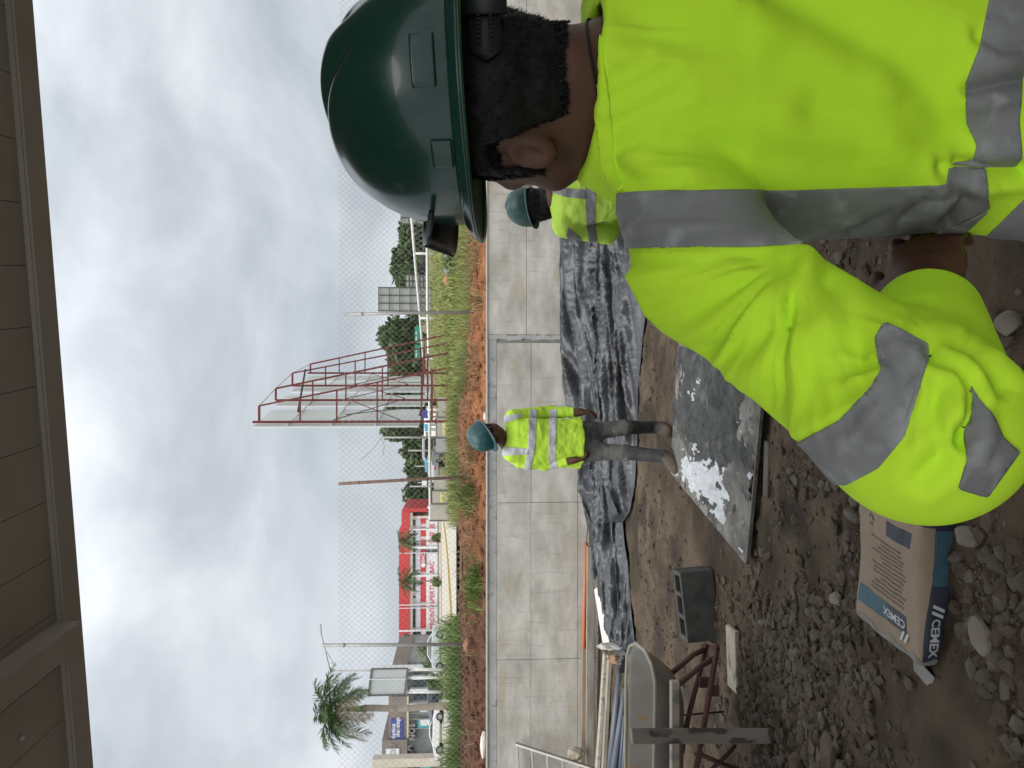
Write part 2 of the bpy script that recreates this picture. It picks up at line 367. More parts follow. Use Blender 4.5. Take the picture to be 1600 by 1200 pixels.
# ---- site ground: one fine sheet, rough with clods and ruts
def ground_detail(X, Y):
    p = np.stack([X, Y, 0*X], -1)
    z = site_z(X, Y)+.035*fbm(p*1.1, 4)+.026*fbm(p*5, 3)+.013*fbm(p*17, 3)
    rub = sstep(.0, .5, fbm(p*1.6+9, 2))
    return z+.030*rub*np.abs(fbm(p*12, 3))
ys = np.concatenate([np.arange(-6, 1.4, .2), np.arange(1.4, 7.5, .022), np.arange(7.5, WALL_Y+.12, .05)])
xs = np.concatenate([np.arange(-14, -4, .2), np.arange(-4, 4, .026), np.arange(4, 14.1, .2)])
site = tag(grid_obj('ground', xs, ys, ground_detail, m_dirt), kind='structure')
# ---- the land behind the wall
xs = np.concatenate([np.linspace(-700, -60, 30), np.linspace(-55, 55, 111), np.linspace(60, 700, 30)])
ysf = np.concatenate([np.linspace(CREST-.1, 30, 40), np.linspace(31, 130, 60), np.linspace(140, 900, 30)])
def fieldz(X, Y): return far_z(X, Y)+.06*fbm(np.stack([X, Y, 0*X], -1)*.5, 3)*sstep(13, 16, Y)
land = tag(grid_obj('field', xs, ysf, fieldz, m_field), kind='structure')
def bermd(X, Y):
    p = np.stack([X, Y, 0*X], -1); t = sstep(WALL_Y+WALL_T, WALL_Y+.6, Y)*(1-.75*sstep(CREST-.2, CREST+1, Y))
    return berm_z(X, Y)+t*(.11*fbm(p*1.7, 3)+.09*np.abs(fbm(p*5, 3))+.035*fbm(p*15, 2))
berm = tag(grid_obj('embankment', np.arange(-14, 14.01, .045), np.arange(WALL_Y+WALL_T-.06, CREST+1.2, .045), bermd, m_soil), kind='structure')
# ---- pavement of the car park up on the left, with yellow kerb lines
def over(name, pts, m, lift, thick=.0, n=24):
    a, b, c, d = [Vector(p) for p in pts]; v = []; f = []
    for i in range(n+1):
        for j in range(n+1):
            q = (a.lerp(b, i/n)).lerp(d.lerp(c, i/n), j/n); v.append((q.x, q.y, float(far_z(q.x, q.y))+lift+.06))
    for i in range(n):
        for j in range(n): k = i*(n+1)+j; f.append((k, k+1, k+n+2, k+n+1))
    return np_obj(name, v, f, m)
tag(over('pavement', [G(719, 1290), G(718.5, 800), G(684, 806), G(687.5, 1290)], m_pave, .03, n=60), kind='structure')
def strip(name, x0, y0, x1, y1, w, m, h=.1):
    a = G(x0, y0); b = G(x1, y1); mb = MB(); n = 12
    for i in range(n):
        p = a.lerp(b, i/n); q = a.lerp(b, (i+1)/n); p.z = float(far_z(p.x, p.y))+.14; q.z = float(far_z(q.x, q.y))+.14; mb.bar(p, q, w, h)
    return tag(mb.build(name, m), kind='structure')
strip('kerb', 696, 816, 711, 975, .25, m_ypaint); strip('kerb', 690.5, 812, 692, 1000, .3, m_ypaint, .06); strip('kerb', 687, 812, 687, 1010, .3, m_wpaint, .16)
# ================================================================== retaining wall
wall = thing('retaining_wall', 'long bare concrete retaining wall with formwork joints across the site', 'wall', (0, WALL_Y, -.45))
off = wall.location
mb = MB(); mb.box((0, WALL_Y+.02+(WALL_T-.02)/2, (WALL_TOP-.45)/2), (28, WALL_T-.02, WALL_TOP+.45)); mb.build('core', m_core, wall, off=off)
def wx(y): return float(P(800, y, WALL_Y).x)
def wz(x): return float(P(x, 600, WALL_Y).z)
VJ = [1531, 1281, 1031, 785.5]          # upright joints of the left pour, in photo rows
ed = [wx(k) for k in VJ]+[wx(530)]
rows = [(wz(830), WALL_TOP-.15), (wz(903), wz(830)), (-.44, wz(903))]
pan_mesh = []
def panel(x0, x1, z0, z1, proud, m, name='panel'):
    g = .005; mb = MB(); mb.box(((x0+x1)/2, WALL_Y+.011-proud/2+.006, (z0+z1)/2), (x1-x0-g, .03+proud, z1-z0-g), bev=.004)
    return mb.build(name, m, wall, off=off)
for i in range(len(ed)-1):
    for a, b in rows: panel(ed[i], ed[i+1]-(.05 if i == len(ed)-2 else 0), a, b, random.uniform(0, .005), m_conc)
panel(-14, ed[0], -.44, WALL_TOP-.15, .002, m_conc)
o = panel(-14, wx(530), WALL_TOP-.15, WALL_TOP-.003, -.004, m_conc2, 'top_strip')
ed2 = [wx(523), wx(523)+2.85, wx(523)+5.7, 14]
for i in range(3):
    for a, b in [(wz(823), WALL_TOP-.003), (-.44, wz(823))]: panel(ed2[i], ed2[i+1], a, b, .006+random.uniform(0, .004), m_conc)
mb = MB(); n = 24
for i in range(n):      # rough grout between the two pours
    z0 = -.44+(WALL_TOP+.42)*i/n; z1 = -.44+(WALL_TOP+.42)*(i+1)/n
    mb.box((wx(527)+random.uniform(-.01, .01), WALL_Y+.003, (z0+z1)/2), (.055+random.uniform(0, .03), .03, z1-z0), bev=.004)
mb.build('joint_grout', m_conc2, wall, off=off)
mb = MB(); mb.bar((-14, WALL_Y-.012, WALL_TOP+.008), (14, WALL_Y-.012, WALL_TOP+.008), .022, .018); mb.build('edge_strip', mat('pale_edge', (.62, .58, .50)), wall, off=off)
# ================================================================== roof over the camera
roof = thing('site_roof', 'brown sheet metal roof overhang with edge beam above the workers', 'roof', (0, 0, 3.2))
eL = P(150, 1260, 3.62); eR = P(46, -60, 3.62)      # two points of the outer edge, at one height
slope = R(6)
zE = P(97, 600, 3.55).z
def roofpt(y, x_edge):  # point of the eave line at photo row y
    r = ray(x_edge, y); t = (zE-CAMZ)/r.z; return Vector((r.x*t, t, zE))
A0 = roofpt(1200, 146); B0 = roofpt(0, 51); ex = (B0-A0).normalized(); ey = Vector((-ex.y, ex.x, 0)); ev = (-ey*math.cos(slope)+Vector((0, 0, 1))*math.sin(slope)); en = ex.cross(-ev).normalized()
if en.z < 0: en = -en
O = (A0+B0)/2; half = 8.0; deep = 5.2
def rp(u, v, w=0): return O+ex*u+ev*v+en*w
mb = MB()
def obox(mb, u0, u1, v0, v1, w0, w1): 
    vs = [rp(u, v, w) for u in (u0, u1) for v in (v0, v1) for w in (w0, w1)]
    return mb.add(vs, [(0, 1, 3, 2), (4, 6, 7, 5), (0, 4, 5, 1), (2, 3, 7, 6), (0, 2, 6, 4), (1, 5, 7, 3)])
ro = roof.location
pw = .262; k = 0; u = -half+.02
while u < half:
    mb = MB(); obox(mb, u+.0015, min(u+pw, half)-.0015, .125, deep, .035, .05); mb.build('roof_panel', m_roof, roof, off=ro); u += pw
mb = MB(); obox(mb, -half, half, .0, .12, .0, .16); obox(mb, -half, half, .12, .125, .012, .16); mb.build('fascia', m_beam, roof, off=ro)
mb = MB(); obox(mb, -half, half, .12, deep, .052, .09); mb.build('roof_cover', m_roof, roof, off=ro)
# the rafter seen upper left, with a screw head beside it
ub = (roofpt(985, 112)-O).dot(ex)
def rafter(u):
    mb = MB(); obox(mb, u-.06, u+.06, .12, deep, -.075, .036); return mb.build('rafter', m_beam, roof, off=ro)
[rafter(ub+3.1*k) for k in range(-1, 4)]
mb = MB(); mb.tube([rp(ub-.33, .42, .03), rp(ub-.33, .42, .022)], .012, 8); mb.build('screw', m_screw, roof, off=ro)
for uu in (-half+.3, half-.3):
    p = rp(uu, deep-.25, 0); mb = MB(); mb.bar((p.x, p.y, -.1), (p.x, p.y, p.z+.02), .14, .14, bev=.005); mb.build('post', m_beam, roof, off=ro)
# ================================================================== vegetation helpers
def foliage(name, clumps, n, leaf, m, parent=None, off=(0, 0, 0), seed=0):
    """leaf-sized faces spread through the volume of a set of uneven clumps (centre, radii)"""
    g = np.random.default_rng(seed); w = np.array([c[1][0]*c[1][1]*c[1][2] for c in clumps])**.7; w = w/w.sum()
    ci = g.choice(len(clumps), n, p=w); C = np.array([c[0] for c in clumps])[ci]; Rr = np.array([c[1] for c in clumps])[ci]
    d = g.normal(size=(n, 3)); d /= np.linalg.norm(d, axis=1)[:, None]; r = g.random(n)**(1/3.2)
    nz = 1+.35*fbm((C+d*Rr)*(.9/max(.3, np.mean(w)))*.6, 2); p = C+d*Rr*(r*nz)[:, None]
    a = g.normal(size=(n, 3)); a[:, 2] -= .3; a /= np.linalg.norm(a, axis=1)[:, None]; b = np.cross(a, g.normal(size=(n, 3))); b /= np.linalg.norm(b, axis=1)[:, None]
    s = leaf*(.6+.9*g.random(n))[:, None]
    v = np.stack([p-a*s, p+b*s*.45, p+a*s, p-b*s*.45], 1).reshape(-1, 3)-np.array(off)
    f = np.arange(4*n).reshape(-1, 4); return np_obj(name, v, f, m, parent, False)
def leafmat(name, c1, c2, sc=.8):
    m = mat(name, c1, c2, sc, .65, spec=.25, detail=4, ramp=(.38, .62)); b = m.node_tree.nodes['Principled BSDF']; return m
m_leaf = [leafmat('leaf_dark', (.05, .085, .032), (.105, .15, .06)), leafmat('leaf_mid', (.065, .11, .036), (.13, .18, .065)), leafmat('leaf_light', (.10, .16, .04), (.18, .23, .075))]
m_bark = mat('bark', (.12, .09, .065), (.20, .16, .12), 8, .9, .5)
def tree(label, x0, x1, y0, y1, d, mi, seed, n=3200, squat=.9, group='trees beyond the field'):
    """crown spans photo rows y0..y1 and columns x0 (top)..x1 (foot)"""
    g = random.Random(seed); y = (y0+y1)/2; top = P(x0, y, d).z; foot = P(x1, y, d); top = top+1.0; w = abs(y1-y0)/F*d/2*1.3; h = top-foot.z
    X, Y = foot.x, d; zb = float(far_z(X, Y))-.1; root = thing('tree', label, 'tree', (X, Y, zb), 0, group)
    cl = []
    for k in range(11):
        a = g.uniform(0, 6.28); rr = g.uniform(.15, .75); q = g.uniform(.3, .82)
        s = w*g.uniform(.28, .5); cl.append(((X+math.cos(a)*rr*w*.9, Y+math.sin(a)*rr*w*.7, foot.z+h*q), (s, s, s*squat)))
    cl.append(((X+g.uniform(-.2, .2)*w, Y, foot.z+h*.8), (w*.42, w*.42, h*.2))); cl.append(((X, Y, foot.z+h*.5), (w*.6, w*.6, h*.34)))
    cl.append(((X-.5*w, Y, foot.z+h*.24), (w*.5, w*.4, h*.2))); cl.append(((X+.5*w, Y, foot.z+h*.24), (w*.5, w*.4, h*.2)))
    foliage('crown', cl, n, max(.28, w*.105), m_leaf[mi], root, (X, Y, zb), seed)
    mb = MB(); mb.tube([(0, 0, -.2), (g.uniform(-.2, .2), 0, h*.3), (g.uniform(-.4, .4), .1, h*.62)], [w*.09, w*.07, w*.03], 7)
    for k in range(4):
        a = g.uniform(0, 6.28); mb.tube([(0, 0, h*.28), (math.cos(a)*w*.5, math.sin(a)*w*.4, h*.62)], [w*.045, w*.015], 5)
    mb.build('trunk', m_bark, root, True); return root
T = [('dark rounded tree left of the sheet metal screens, seen past the helmet visor', 636, 668, 342, 402, 105, 0, 1),
     ('tall broad tree just left of the slatted white screen, dark lower half', 623, 668, 398, 448, 108, 0, 2),
     ('big dense grey-green tree between the grey screen tower and the red steel frame', 603, 664, 490, 560, 95, 0, 3),
     ('mid green tree behind the foot of the red steel frame, lower than its neighbour', 622, 664, 548, 610, 100, 1, 4),
     ('bushy tree seen through the gaps of the red billboard frame', 612, 668, 598, 662, 104, 0, 5),
     ('tall dark tree directly left of the billboard edge', 604, 682, 648, 690, 106, 0, 6),
     ('round tree behind the thin street poles', 634, 684, 684, 722, 110, 1, 7),
     ('low spreading tree above the blue awnings', 640, 686, 716, 752, 112, 0, 8),
     ('tree at the right of the red bank building, cut by its red end frame', 638, 692, 748, 800, 118, 0, 9)]
T += [('tree filling the gap between the thin street poles and the awnings', 642, 690, 708, 736, 116, 0, 12), ('dark tree behind the far end of the billboard sheets', 616, 668, 574, 612, 112, 0, 13),
      ('broad tree behind the rusty post, left of the bank tree', 646, 690, 738, 772, 120, 1, 14), ('spreading tree between the utility pole and billboard', 618, 690, 662, 700, 108, 1, 15), ('tree low behind the pipe barrier between the two screens and helmet', 648, 668, 352, 470, 112, 1, 16)]
for t in T: tree(*t)
tree('small dark hedge tree behind the bank end wall', 645, 676, 790, 812, 125, 0, 10, 900)
# ---- grasses
def blades(name, pos, hgt, width, m, lean=.45, seed=0):
    g = np.random.default_rng(seed); n = len(pos); pos = np.asarray(pos, float); hgt = np.asarray(hgt, float)
    a = g.random(n)*6.283; d = np.stack([np.cos(a), np.sin(a), 0*a], 1); l = (lean*(.3+g.random(n)))[:, None]*hgt[:, None]
    b = a+1.57+g.normal(size=n)*.5; w = np.stack([np.cos(b), np.sin(b), 0*b], 1)*(width*(.7+.6*g.random(n)))[:, None]; up = np.array([0, 0, 1.])
    p1 = pos+d*l*.3+up*hgt[:, None]*.55; p2 = pos+d*l+up*(hgt*(.8+.2*g.random(n)))[:, None]
    v = np.stack([pos-w*.5, pos+w*.5, p1+w*.42, p1-w*.42, p2+w*.06, p2-w*.06], 1).reshape(-1, 3); k = np.arange(n)[:, None]*6
    f = np.concatenate([k+np.array([[0, 1, 2, 3]]), k+np.array([[3, 2, 4, 5]])]); return tag(np_obj(name, v, f, m, None, False), kind='stuff')
m_gr = [leafmat('grass_green', (.085, .15, .03), (.17, .24, .055), 2.2), leafmat('grass_yellow', (.17, .225, .05), (.30, .31, .085), 1.5), leafmat('grass_dry', (.33, .25, .12), (.24, .17, .08), 3)]
def scatter(n, ya, yb, xr, dens, seed):
    g = np.random.default_rng(seed); Y = ya+(yb-ya)*g.random(n)**1.6; X = (g.random(n)*2-1)*xr*Y
    z = np.where(Y < CREST, bermd(X, Y), fieldz(X, Y)); q = np.stack([X, Y, z], -1); px, py = proj(q); k = g.random(n) < dens(X, Y, px, py); return q[k], g
def dn_tall(X, Y, px, py):      # tall clumps on the crest
    c = sstep(-.15, .35, fbm(np.stack([X*1.3, Y*1.1, 0*X], -1), 3)); left = sstep(955, 985, py); mid = sstep(815, 800, py)*sstep(610, 640, py)
    right = sstep(640, 600, py)
    return np.clip((left*1.0*sstep(12.7, 13.2, Y)+mid*c*.8*sstep(12.9, 13.5, Y)+right*c*.35*sstep(13, 13.6, Y)), 0, 1)
q, g = scatter(34000, 12.6, 17.5, .62, dn_tall, 3)
blades('tall_grass', q, (.10+.30*g.random(len(q)))*(.55+1.1*sstep(-.35, .4, fbm(np.stack([q[:, 0]*1.1, q[:, 1]*.8, 0*q[:, 0]+3], 1), 2)))*(.6+.5*sstep(900, 1000, proj(q)[1])), .013, m_gr[0], .55, 1)
def dn_yel(X, Y, px, py): return sstep(830, 800, py)*(.35+.65*sstep(-.2, .3, fbm(np.stack([X*.5, Y*.4, 0*X], -1), 3)))
q, g = scatter(42000, 13.2, 40, .45, dn_yel, 4)
blades('field_grass', q, (.10+.22*g.random(len(q)))*(1+.012*q[:, 1]), .012, m_gr[1], .5, 2)
bm = m_gr[1]
q, g = scatter(26000, 20, 70, .45, lambda X, Y, px, py: (py < 700)*.8+0*X, 5)
blades('field_grass', q, .16+.2*g.random(len(q)), .05, m_gr[1], .7, 3)
def dn_dry(X, Y, px, py): return np.clip(sstep(.05, .3, fbm(np.stack([X*2.1, Y*2, 0*X+4], -1), 3))*(.25+.75*sstep(820, 780, py)), 0, 1)*.9
q, g = scatter(9000, 11.9, 13.9, .62, dn_dry, 6)
blades('dry_grass', q, .08+.2*g.random(len(q)), .007, m_gr[2], 1.2, 4)
def tuft(label, x, y, w, h, n, mi, seed, group='grass tufts on the red soil bank'):
    c = G(x, y, 11.7); g = np.random.default_rng(seed); p = np.stack([c.x+w*g.normal(size=n)*.5, c.y+.12*g.normal(size=n), 0*np.arange(n)], 1); p[:, 2] = bermd(p[:, 0], p[:, 1])-.02
    b = c.copy(); o = blades('grass_tuft', p-np.array(b), h*(.5+.5*g.random(n)), .011, m_gr[mi], .9, seed); del o['kind']; o.location = b; return tag(o, label, 'grass tuft', group)
tuft('green grass tuft hanging down the red soil bank below the car park', 748, 915, .42, .26, 420, 0, 11)
tuft('spiky green grass clump below the yellow-tagged hoarding panels', 737, 778, .24, .4, 260, 0, 12)
tuft('dry straw tuft on the bank behind the standing worker', 742, 705, .3, .22, 240, 2, 13)
tuft('straw tuft at the foot of the grey post right of the red frame', 752, 470, .2, .2, 160, 2, 14)
tuft('long dry grass tuft on the bank below the grey sheeting by the big helmet', 745, 400, .35, .22, 220, 2, 15)
# lumps of soil and concrete on the bank
m_clod = mat('clod', (.17, .085, .05), (.30, .17, .10), 9, .95, .8, 40)
m_pale = mat('pale_stone', (.50, .44, .38), (.62, .56, .49), 7, .9, .5, 30)
def rock_verts(seed, sub=1, jag=.28, sq=(1, 1, 1)):
    bm = bmesh.new(); bmesh.ops.create_icosphere(bm, subdivisions=sub, radius=1); v = np.array([q.co[:] for q in bm.verts]); f = np.array([[q.index for q in t.verts] for t in bm.faces]); bm.free()
    g = np.random.default_rng(seed)
    for k in range(7):      # chop flat facets, as broken stone has
        d = g.normal(size=3); d /= np.linalg.norm(d); o = .55+.3*g.random(); e = v@d-o; v = v-np.maximum(e, 0)[:, None]*d*.92
    v = v*(1+jag*.5*fbm(v*1.3+seed, 2))[:, None]; return v*np.array(sq), f
def rock(name, label, cat, pos, size, m, seed, rz=0, sub=2, group=None, sink=.3, tilt=0):
    v, f = rock_verts(seed, sub); Rm = np.array(Matrix.Rotation(rz, 3, 'Z')@Matrix.Rotation(tilt, 3, 'X')); v = (v*np.array(size))@Rm.T; zmin = v[:, 2].min(); hgt = -zmin*2
    o = np_obj(name, v-np.array([0, 0, zmin]), f, m, None, False); o.location = (pos[0], pos[1], pos[2]-sink*hgt*.5); return tag(o, label, cat, group)
p = G(746, 1008, 11.6); rock('concrete_lump', 'brown concrete lump round the foot of the tall left fence post', 'concrete lump', p, (.15, .14, .14), m_clod, 5, .3)
p = P(758, 1165, 11.62); rock('pale_rubble', 'flat pale rubble slab lying on the wall top at the far left', 'rubble', (p.x, p.y, WALL_TOP-.02), (.24, .1, .07), m_pale, 8, .1, sink=0)
p = P(761, 650, 11.55); rock('pale_rubble', 'small pale chip of rubble on the wall top behind the standing worker', 'rubble', (p.x, p.y, WALL_TOP-.01), (.08, .05, .035), m_pale, 9, .5, sink=0)
def clods(name, n, fpos, fsize, m, seed, kind='stuff'):
    g = np.random.default_rng(seed); base = [rock_verts(100+k, 1) for k in range(6)]; vs = []; fs = []; c = 0; pos = fpos(g, n); n = len(pos); sz = fsize(g, n, pos)
    for i in range(n):
        v, f = base[i % 6]; q = g.normal(size=4); q /= np.linalg.norm(q); w, x, y, z = q
        Rm = np.array([[1-2*(y*y+z*z), 2*(x*y-z*w), 2*(x*z+y*w)], [2*(x*y+z*w), 1-2*(x*x+z*z), 2*(y*z-x*w)], [2*(x*z-y*w), 2*(y*z+x*w), 1-2*(x*x+y*y)]])
        vs.append((v*np.array([1, .85, .7]))@Rm.T*sz[i]+pos[i]); fs.append(f+c); c += len(v)
    return tag(np_obj(name, np.concatenate(vs), np.concatenate(fs), m, None, False), kind=kind)
def bankpos(g, n):
    X = (g.random(n)*2-1)*7.5; Y = WALL_Y+WALL_T+.05+g.random(n)**1.2*1.9; return np.stack([X, Y, bermd(X, Y)], 1)
clods('soil_clods', 2600, bankpos, lambda g, n, p: .012+.06*g.random(n)**3, m_soil, 77)
# ================================================================== chain-link fence
m_pipe = mat('pipe_grey', (.30, .29, .28), (.40, .39, .37), 5, .5, metal=.4); m_rust = mat('pipe_rusty', (.16, .085, .055), (.25, .17, .13), 7, .8, .3, 40)
m_wire = mat('fence_wire', (.34, .34, .32), rough=.5, metal=.5)
FY = 12.45
fence = thing('chain_link_fence', 'tall chain-link fence on pipe posts along the bank above the wall', 'fence', (0, FY, 1.3)); fo = fence.location
def fpost(x0, y0, x1, y1, m, r, lab, ex=0):
    a = P(x0, y0, FY); b = P(x1, y1, FY); mb = MB(); mb.tube([b-Vector((0, 0, .25)), b.lerp(a, .5), a], r, 9); mb.tube([b.lerp(a, .86), b.lerp(a, .868)], r*1.25, 9)
    o = mb.build('post', m, fence, True, off=fo); o['label'] = lab
fpost(536, 491, 752, 487, m_pipe, .026, 'grey-brown post behind the grey screen tower'); fpost(529, 756, 756, 743, m_rust, .027, 'rusty leaning post behind the standing worker')
fpost(504, 1008, 745, 1007, m_pipe, .029, 'taller galvanised post with a lump of concrete at its foot'); fpost(535, 228, 755, 230, m_pipe, .026, 'grey post behind the helmet')
fpost(530, 1270, 755, 1268, m_pipe, .026, 'grey post at the far left'); fpost(535, -40, 755, -38, m_pipe, .026, 'grey post at the far right')
x0, x1 = -9.5, 9.0; zb = float(P(757, 600, FY).z); hz = float(P(530, 600, FY).z)-zb; sx = .094; v = []; f = []
def wire(a, b, r=.0017):
    a = np.array(a); b = np.array(b); d = (b-a)/np.linalg.norm(b-a); u = np.array([0, 1, 0.]); w = np.cross(d, u); k = len(v)
    for p in (a, b):
        for t in (0, 2.09, 4.19): v.append(p+r*(math.cos(t)*u+math.sin(t)*w))
    for t in range(3): f.append((k+t, k+(t+1) % 3, k+3+(t+1) % 3, k+3+t))
n = int((x1-x0+hz)/sx)
for s in (1, -1):
    for i in range(n):
        xa = x0-hz+i*sx if s > 0 else x0+i*sx
        za, zt = 0, hz; xb = xa+s*hz*.92
        y0 = FY-.03+s*.003; sag = .03*math.sin(xa*1.1)
        cz = [(xa+(xb-xa)*t_+.006*math.sin(xa*5+t_*9)+random.uniform(-.004, .004)*(0 < t_ < 1), y0+.05*math.sin(math.pi*t_)*math.sin((xa+(xb-xa)*t_)*1.3), zb+hz*t_+.014*math.sin(xa*1.7+t_*4)) for t_ in (0, .25, .5, .75, 1)]
        for a_, b_ in zip(cz[:-1], cz[1:]): wire(a_, b_)
tag(np_obj('chain_link_mesh', np.array(v)-np.array(fo), f, m_wire, fence, False), kind='stuff')
# ================================================================== red steel billboard frame, seen from behind
m_red = mat('red_steel', (.19, .032, .028), (.14, .03, .026), 4, .6, .15, 40); m_sheet = mat('white_sheet', (.70, .73, .74), (.80, .82, .83), 1.2, .5, stretch=(3, 3, .6)); m_blk = mat('black_steel', (.03, .03, .032), rough=.6)
bb = thing('billboard', 'red steel billboard frame of four braced posts, white sheets on its far side', 'billboard', (-.4, 24, float(far_z(-.4, 24)))); bo = bb.location
POST = [(658.5, 395, 705, 22.0), (625, 431, 700, 24.9), (602.5, 456, 698, 27.4), (583, 481, 695, 30.6)]
STUB = [(405, 634), (431, 607), (457, 583), (485, 569)]; FOOT = [(712, 571), (704, 548), (702, 534), (697, 521)]
tops = []; base = []; heads = []; feet = []
for (yb, xt, xb, d), (sx_, sy), (fx, fy) in zip(POST, STUB, FOOT):
    a = P(xt, yb, d); b = P(xb, yb, d); a.x = b.x; s = P(sx_, sy, d); s.z = P(sx_, yb, d).z; q = P(fx, fy, d); st = Vector((a.x, d, s.z))
    b.z = float(far_z(b.x, b.y))-.1; q.z = float(far_z(q.x, q.y))-.1
    mb = MB(); mb.bar(b, a, .07, .085); mb.build('post', m_red, bb, off=bo); mb = MB(); mb.bar(q, s, .048, .06); mb.build('raker', m_red, bb, off=bo)
    mb = MB(); mb.bar(st, s, .05, .06); mb.build('strut', m_red, bb, off=bo)
    for t in (.2, .42, .62, .8):
        u = q.lerp(s, t); w = Vector((b.x, d, u.z)); mb = MB(); mb.bar(w, u, .036, .042); mb.build('strut', m_red, bb, off=bo)
    tops.append(a); base.append(b); heads.append(s); feet.append(q)
for (zf, y0_, y1_, d) in ((675, 658, 576, 22.0), (668.5, 625, 553, 24.9)):
    p0 = P(zf, y0_, d); p1 = P(zf, y1_, d); mb = MB(); mb.bar((p0.x, d-.06, p0.z), (p1.x, d-.06, p1.z), .05, .06); mb.build('rail', m_red, bb, off=bo)
for k in range(3):
    mb = MB(); mb.bar(heads[k], heads[k+1], .012, .012); mb.build('head_rail', m_red, bb, off=bo)
for k in range(3):
    for (u_, v_) in ((.30, .62), (.62, .30)):
        mb = MB(); mb.bar(base[k].lerp(tops[k], u_)+Vector((.05, 0, 0)), base[k+1].lerp(tops[k+1], v_)+Vector((.05, 0, 0)), .022, .022); mb.build('brace', m_red, bb, off=bo)
mb = MB(); mb.bar(P(466, 646, 22.0)+Vector((.06, 0, 0)), P(477, 578, 27.4), .07, .05); mb.build('brace', m_blk, bb, off=bo)
# sheets hang in tall strips on the far side; strips are missing in front of each post
zb_ = P(655, 658, 22.0).z; xoff = -.12
def strip_at(d0, d1, lo=0):
    def fx(d): return float(np.interp(d, [p.y for p in tops], [p.x for p in tops]))+xoff
    def ft(d): return float(np.interp(d, [p.y for p in tops], [p.z for p in tops]))-.05
    mb = MB(); vs = []
    for d in (d0, d1):
        for w in (0, -.03):
            vs += [(fx(d)+w, d, zb_+lo), (fx(d)+w, d, ft(d))]
    mb.add(vs, [(0, 1, 5, 4), (2, 6, 7, 3), (0, 4, 6, 2), (1, 3, 7, 5), (0, 2, 3, 1), (4, 5, 7, 6)]); mb.build('sheet', m_sheet, bb, off=bo)
for d0, d1, lo in [(21.7, 22.42, 0), (22.45, 23.2, 0), (23.23, 24.1, .1), (24.6, 25.3, 0), (25.33, 26.3, -.05), (26.9, 27.6, -.1), (27.63, 28.9, -.1), (29.3, 30.9, -.05)]: strip_at(d0, d1, lo)
for h in (.25, .5, .75):
    z = zb_+(tops[3].z-zb_)*h; mb = MB(); mb.bar((tops[0].x-.08, 21.8, z), (tops[3].x-.08, 30.6, z), .03, .04); mb.build('sheet_rail', m_sheet, bb, off=bo)
mb = MB(); mb.tube([P(540, 648, 22), P(600, 641, 22.5), P(652, 637, 23)], .012, 5); mb.build('cable', m_blk, bb, off=bo)
# ================================================================== grey screens on frames, far right
m_gs = mat('grey_sheet', (.36, .37, .36), (.46, .47, .46), .7, .6); m_gd = mat('dark_frame', (.10, .10, .10), rough=.6); m_lv = mat('white_louvre', (.62, .62, .61), rough=.6)
def screen(label, xt, xb, y0, y1, d, cols, nrow, m, louv=False, legs=True):
    a = P(xt, y1, d); b = P(xb, y0, d); z0, z1 = b.z, a.z; zg = float(far_z((a.x+b.x)/2, d))-.1; r = thing('screen', label, 'screen', ((a.x+b.x)/2, d, zg)); o_ = r.location
    w = (b.x-a.x)/cols; h = (z1-z0)/nrow
    for i in range(cols):
        for j in range(nrow):
            mb = MB(); mb.box((a.x+w*(i+.5), d+random.uniform(-.02, .02), z0+h*(j+.5)), (w*.97, .05, h*(.62 if louv else .97))); mb.build('panel', m, r, off=o_)
    for i in range(cols+1):
        mb = MB(); mb.bar((a.x+w*i, d-.09, zg if i in (0, cols) or legs else z0), (a.x+w*i, d-.09, z1+.05), .1, .1); mb.build('post', m_gd, r, off=o_)
    for j in range(0, nrow+1):
        mb = MB(); mb.bar((a.x, d-.2, z0+h*j), (b.x, d-.2, z0+h*j), .06, .08); mb.build('rail', m_gd, r, off=o_)
    return r
screen('tall grey sheet metal screen tower in a dark grid frame, right of the fence post', 592, 674, 450, 486, 72, 3, 5, m_gs)
screen('lower white slatted screen right of the grey screen tower', 634, 667, 430, 449, 74, 2, 6, m_lv, True)
screen('grey gridded screen showing just past the front of the helmet', 627, 662, 322, 350, 70, 3, 3, m_gs)
# ================================================================== white pipe barrier with hatch mesh
wf = thing('pipe_barrier', 'white two-rail pipe barrier running across the far edge of the field', 'barrier', (8, 60, 4.2)); wo = wf.location
def poly_tube(pts, r, nm): mb = MB(); mb.tube(pts, r, 6); mb.build(nm, m_wpaint, wf, True, off=wo)
poly_tube([P(640, 300, 55), P(648, 400, 60), P(655, 480, 66), P(664, 590, 74)], .11, 'rail'); poly_tube([P(667, 300, 55), P(668, 480, 60), P(671, 600, 64), P(672, 812, 62)], .11, 'rail')
for (xa, xb, y, d) in [(649, 686, 396, 59), (642, 690, 330, 56), (656, 690, 497, 65), (660, 698, 560, 70), (667, 700, 640, 63), (668, 700, 793, 62)]: poly_tube([P(xb, y, d), P(xa, y, d)], .1, 'post')
hm = MB()
for k in range(26):
    y = 300+k*8; d = 57+k*.45; xa = 641+(y-300)*.083; hm.tube([P(xa+1, y, d), P(667, y+9, d)], .035, 4, False); hm.tube([P(xa+1, y+9, d), P(667, y, d)], .035, 4, False)
tag(hm.build('mesh', m_gd, wf, off=wo), kind='stuff')
